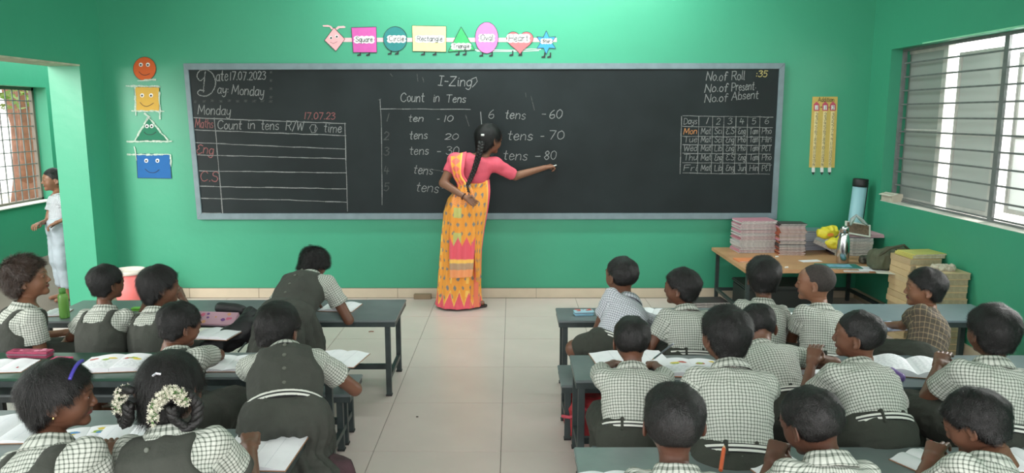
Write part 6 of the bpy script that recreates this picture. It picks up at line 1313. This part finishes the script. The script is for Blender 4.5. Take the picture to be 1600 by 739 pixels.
# cream book bundles against the right wall
M_CB = [mat('bundle_cream_%s' % n, srgb(*c), .8, var=.08, vscale=12) for n, c in (('light', (205, 180, 142)), ('mid', (196, 170, 132)), ('warm', (210, 182, 140)))]; M_CE = mat('bundle_edge', srgb(168, 156, 126), .9, var=.2, vscale=70)
def bundles(x0, y0, n, w_, d, t, label, group, rnd):
    rg = random.Random(rnd); mes = []
    for c in M_CB:
        b = MB(); b.cur = 1; b.box((-w_ / 2 + .002, -d / 2 + .002, .003), (w_ / 2 - .002, d / 2 - .002, t - .004)); b.cur = 0; b.box((-w_ / 2, -d / 2, .0005), (w_ / 2, d / 2, .0032)); b.box((-w_ / 2, -d / 2, t - .0042), (w_ / 2, d / 2, t - .001)); b.box((-w_ / 2 - .0005, -d / 2 + .0003, .0032), (-w_ / 2 + .004, d / 2 - .0003, t - .0042)); me = b.mesh('bundle'); me.materials.append(c); me.materials.append(M_CE); mes.append(me)
    for k in range(n):
        o = link('book_bundle', mes[rg.randrange(3)], None, None, (x0 + rg.uniform(-.006, .006), y0 + rg.uniform(-.008, .008), k * t), (0, 0, rg.uniform(-.03, .03))); tag(o, from_top(k, n, 'cream book bundle', label), 'books', group)
    return n * t
zA = bundles(2.835, 4.85, 13, .225, .24, .043, 'in the nearer stack against the right wall', 'cream bundles in the nearer stack', 2)
zB = bundles(2.815, 5.14, 14, .22, .26, .0425, 'in the farther cream stack beside the wooden table', 'cream bundles in the farther stack', 3)
zB2 = stack('magazine', (2.84, 5.13, zB), 4, .24, .20, .008, [C('yellow', 205, 195, 110), C('grey', 160, 155, 145)], ('magazine', 'on top of the farther cream stack'), 'magazines on the cream stack', .1, cat_='magazine')
r, o = blob('net_bag', 'crumpled beige net cloth on top of the nearer cream stack', 'cloth', mat('net_beige', srgb(190, 184, 165), .9, var=.3, vscale=60), [cone(V(2.78, 4.85, zA + .016), V(2.86, 4.80, zA + .02), .018, .022), cone(V(2.86, 4.80, zA + .02), V(2.91, 4.88, zA + .014), .02, .012), cone(V(2.80, 4.80, zA + .012), V(2.88, 4.90, zA + .012), .012)], h=.004, noise=.007, ns=60)
# bucket
q = on(202, 440, y=6.0); r = empty('bucket', (q.x, 6.0, 0), label='pink plastic bucket with a white rim in the front left corner', cat='bucket'); zt = on(202, 421, y=6.0).z
b = MB(); b.lathe([(.088, .001), (.092, .004), (.122, zt - .03), (.118, zt - .03), (.090, .012)], n=40); b.build('bucket_wall', mat('bucket_pink', srgb(232, 120, 118), .4), r, smooth=True)
b = MB(); b.lathe([(.121, zt - .032), (.130, zt - .030), (.131, zt), (.121, zt + .002), (.117, zt - .028)], n=40); b.build('rim', mat('bucket_rim', srgb(225, 215, 205), .4), r, smooth=True)
# bits on the floor
b = MB(); q = on(660, 466, y=6.28); b.box((-.075, -.02, .0005), (.075, .02, .045)); tag(b.build('wood_block', mat('block_brown', srgb(150, 130, 105), .8, var=.2), loc=(q.x, 6.30, 0), bevel=.004), 'small brown block on the floor against the skirting left of the teacher', 'block')
for px, py, lab, c in ((580, 519, 'curled brown scrap on the floor near the front left desk', srgb(150, 85, 60)), (652, 652, 'dark crumb on the middle of the floor', srgb(90, 80, 72))):
    q = on(px, py, z=0); b = MB(); b.tube([(-.018, 0, .004), (-.005, .006, .005), (.006, -.003, .007), (.016, .004, .004)] if 'curled' in lab else [(-.006, 0, .003), (.005, .002, .003)], .0032, 6); tag(b.build('floor_scrap', mat('scrap_' + lab.split()[0], c, .8), loc=(q.x, q.y, 0)), lab, 'scrap')
b = MB(); b.box((-.42, -.035, .001), (.42, .035, .020)); tag(b.build('wood_plank', mat('plank_brown', srgb(140, 118, 98), .8, var=.2), loc=(2.55, 5.15, 0), rot=(0, 0, math.radians(118)), bevel=.003), 'long brown plank lying on the floor under the wooden table', 'plank')
r = stack('old_book', (1.62, 6.05, 0), 3, .30, .20, .018, [cb, C('maroon', 95, 70, 70)], ('old book', 'in the floor pile left of the wooden table'), 'old books on the floor', .1, cat_='book')
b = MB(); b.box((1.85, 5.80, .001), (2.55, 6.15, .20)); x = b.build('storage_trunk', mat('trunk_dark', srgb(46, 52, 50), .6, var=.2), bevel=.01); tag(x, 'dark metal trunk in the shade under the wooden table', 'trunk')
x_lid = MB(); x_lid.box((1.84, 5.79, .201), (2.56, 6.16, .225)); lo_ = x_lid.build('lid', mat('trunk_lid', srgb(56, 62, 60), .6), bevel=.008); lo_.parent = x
# tree outside the corridor window
r = empty('tree', (-8.05, 12.3, -.1), label='sunlit tree trunk with green leaves outside the corridor window', cat='tree'); MT = mat('bark_pale', srgb(128, 92, 74), .9, var=.35, vscale=9, bump=.6, bscale=12)
b = MB(); b.tube([(0, 0, 0), (.1, 0, .7), (-.1, .3, 1.5), (-.35, .4, 2.4), (-.5, .5, 3.2)], [.22, .18, .15, .11, .07], 12); b.tube([(.1, 0, .6), (.5, -.5, 1.2), (.75, -.9, 2.2), (.9, -1.1, 3.0)], [.14, .11, .09, .05], 10); b.tube([(-.1, .3, 1.5), (.1, .7, 2.1), (.2, 1.1, 2.9)], [.10, .07, .04], 8); b.build('trunk', MT, r, smooth=True)
lf = MB(); rg = random.Random(4)
for k in range(2600):
    c = Vector((rg.uniform(-1.6, 1.6), rg.uniform(-2.6, 2.6), rg.uniform(1.75, 3.4))); a = Vector((rg.gauss(0, 1), rg.gauss(0, 1), rg.gauss(0, 1))).normalized() * .07; d = a.cross(Vector((rg.gauss(0, 1), rg.gauss(0, 1), rg.gauss(0, 1)))).normalized() * .03
    lf.poly([c - a, c + d, c + a, c - d], [(0, 1, 2, 3)])
o = lf.build('leaves', mat('leaf_green', srgb(100, 128, 45), .6, var=.4, vscale=2), r); o['kind'] = 'stuff'
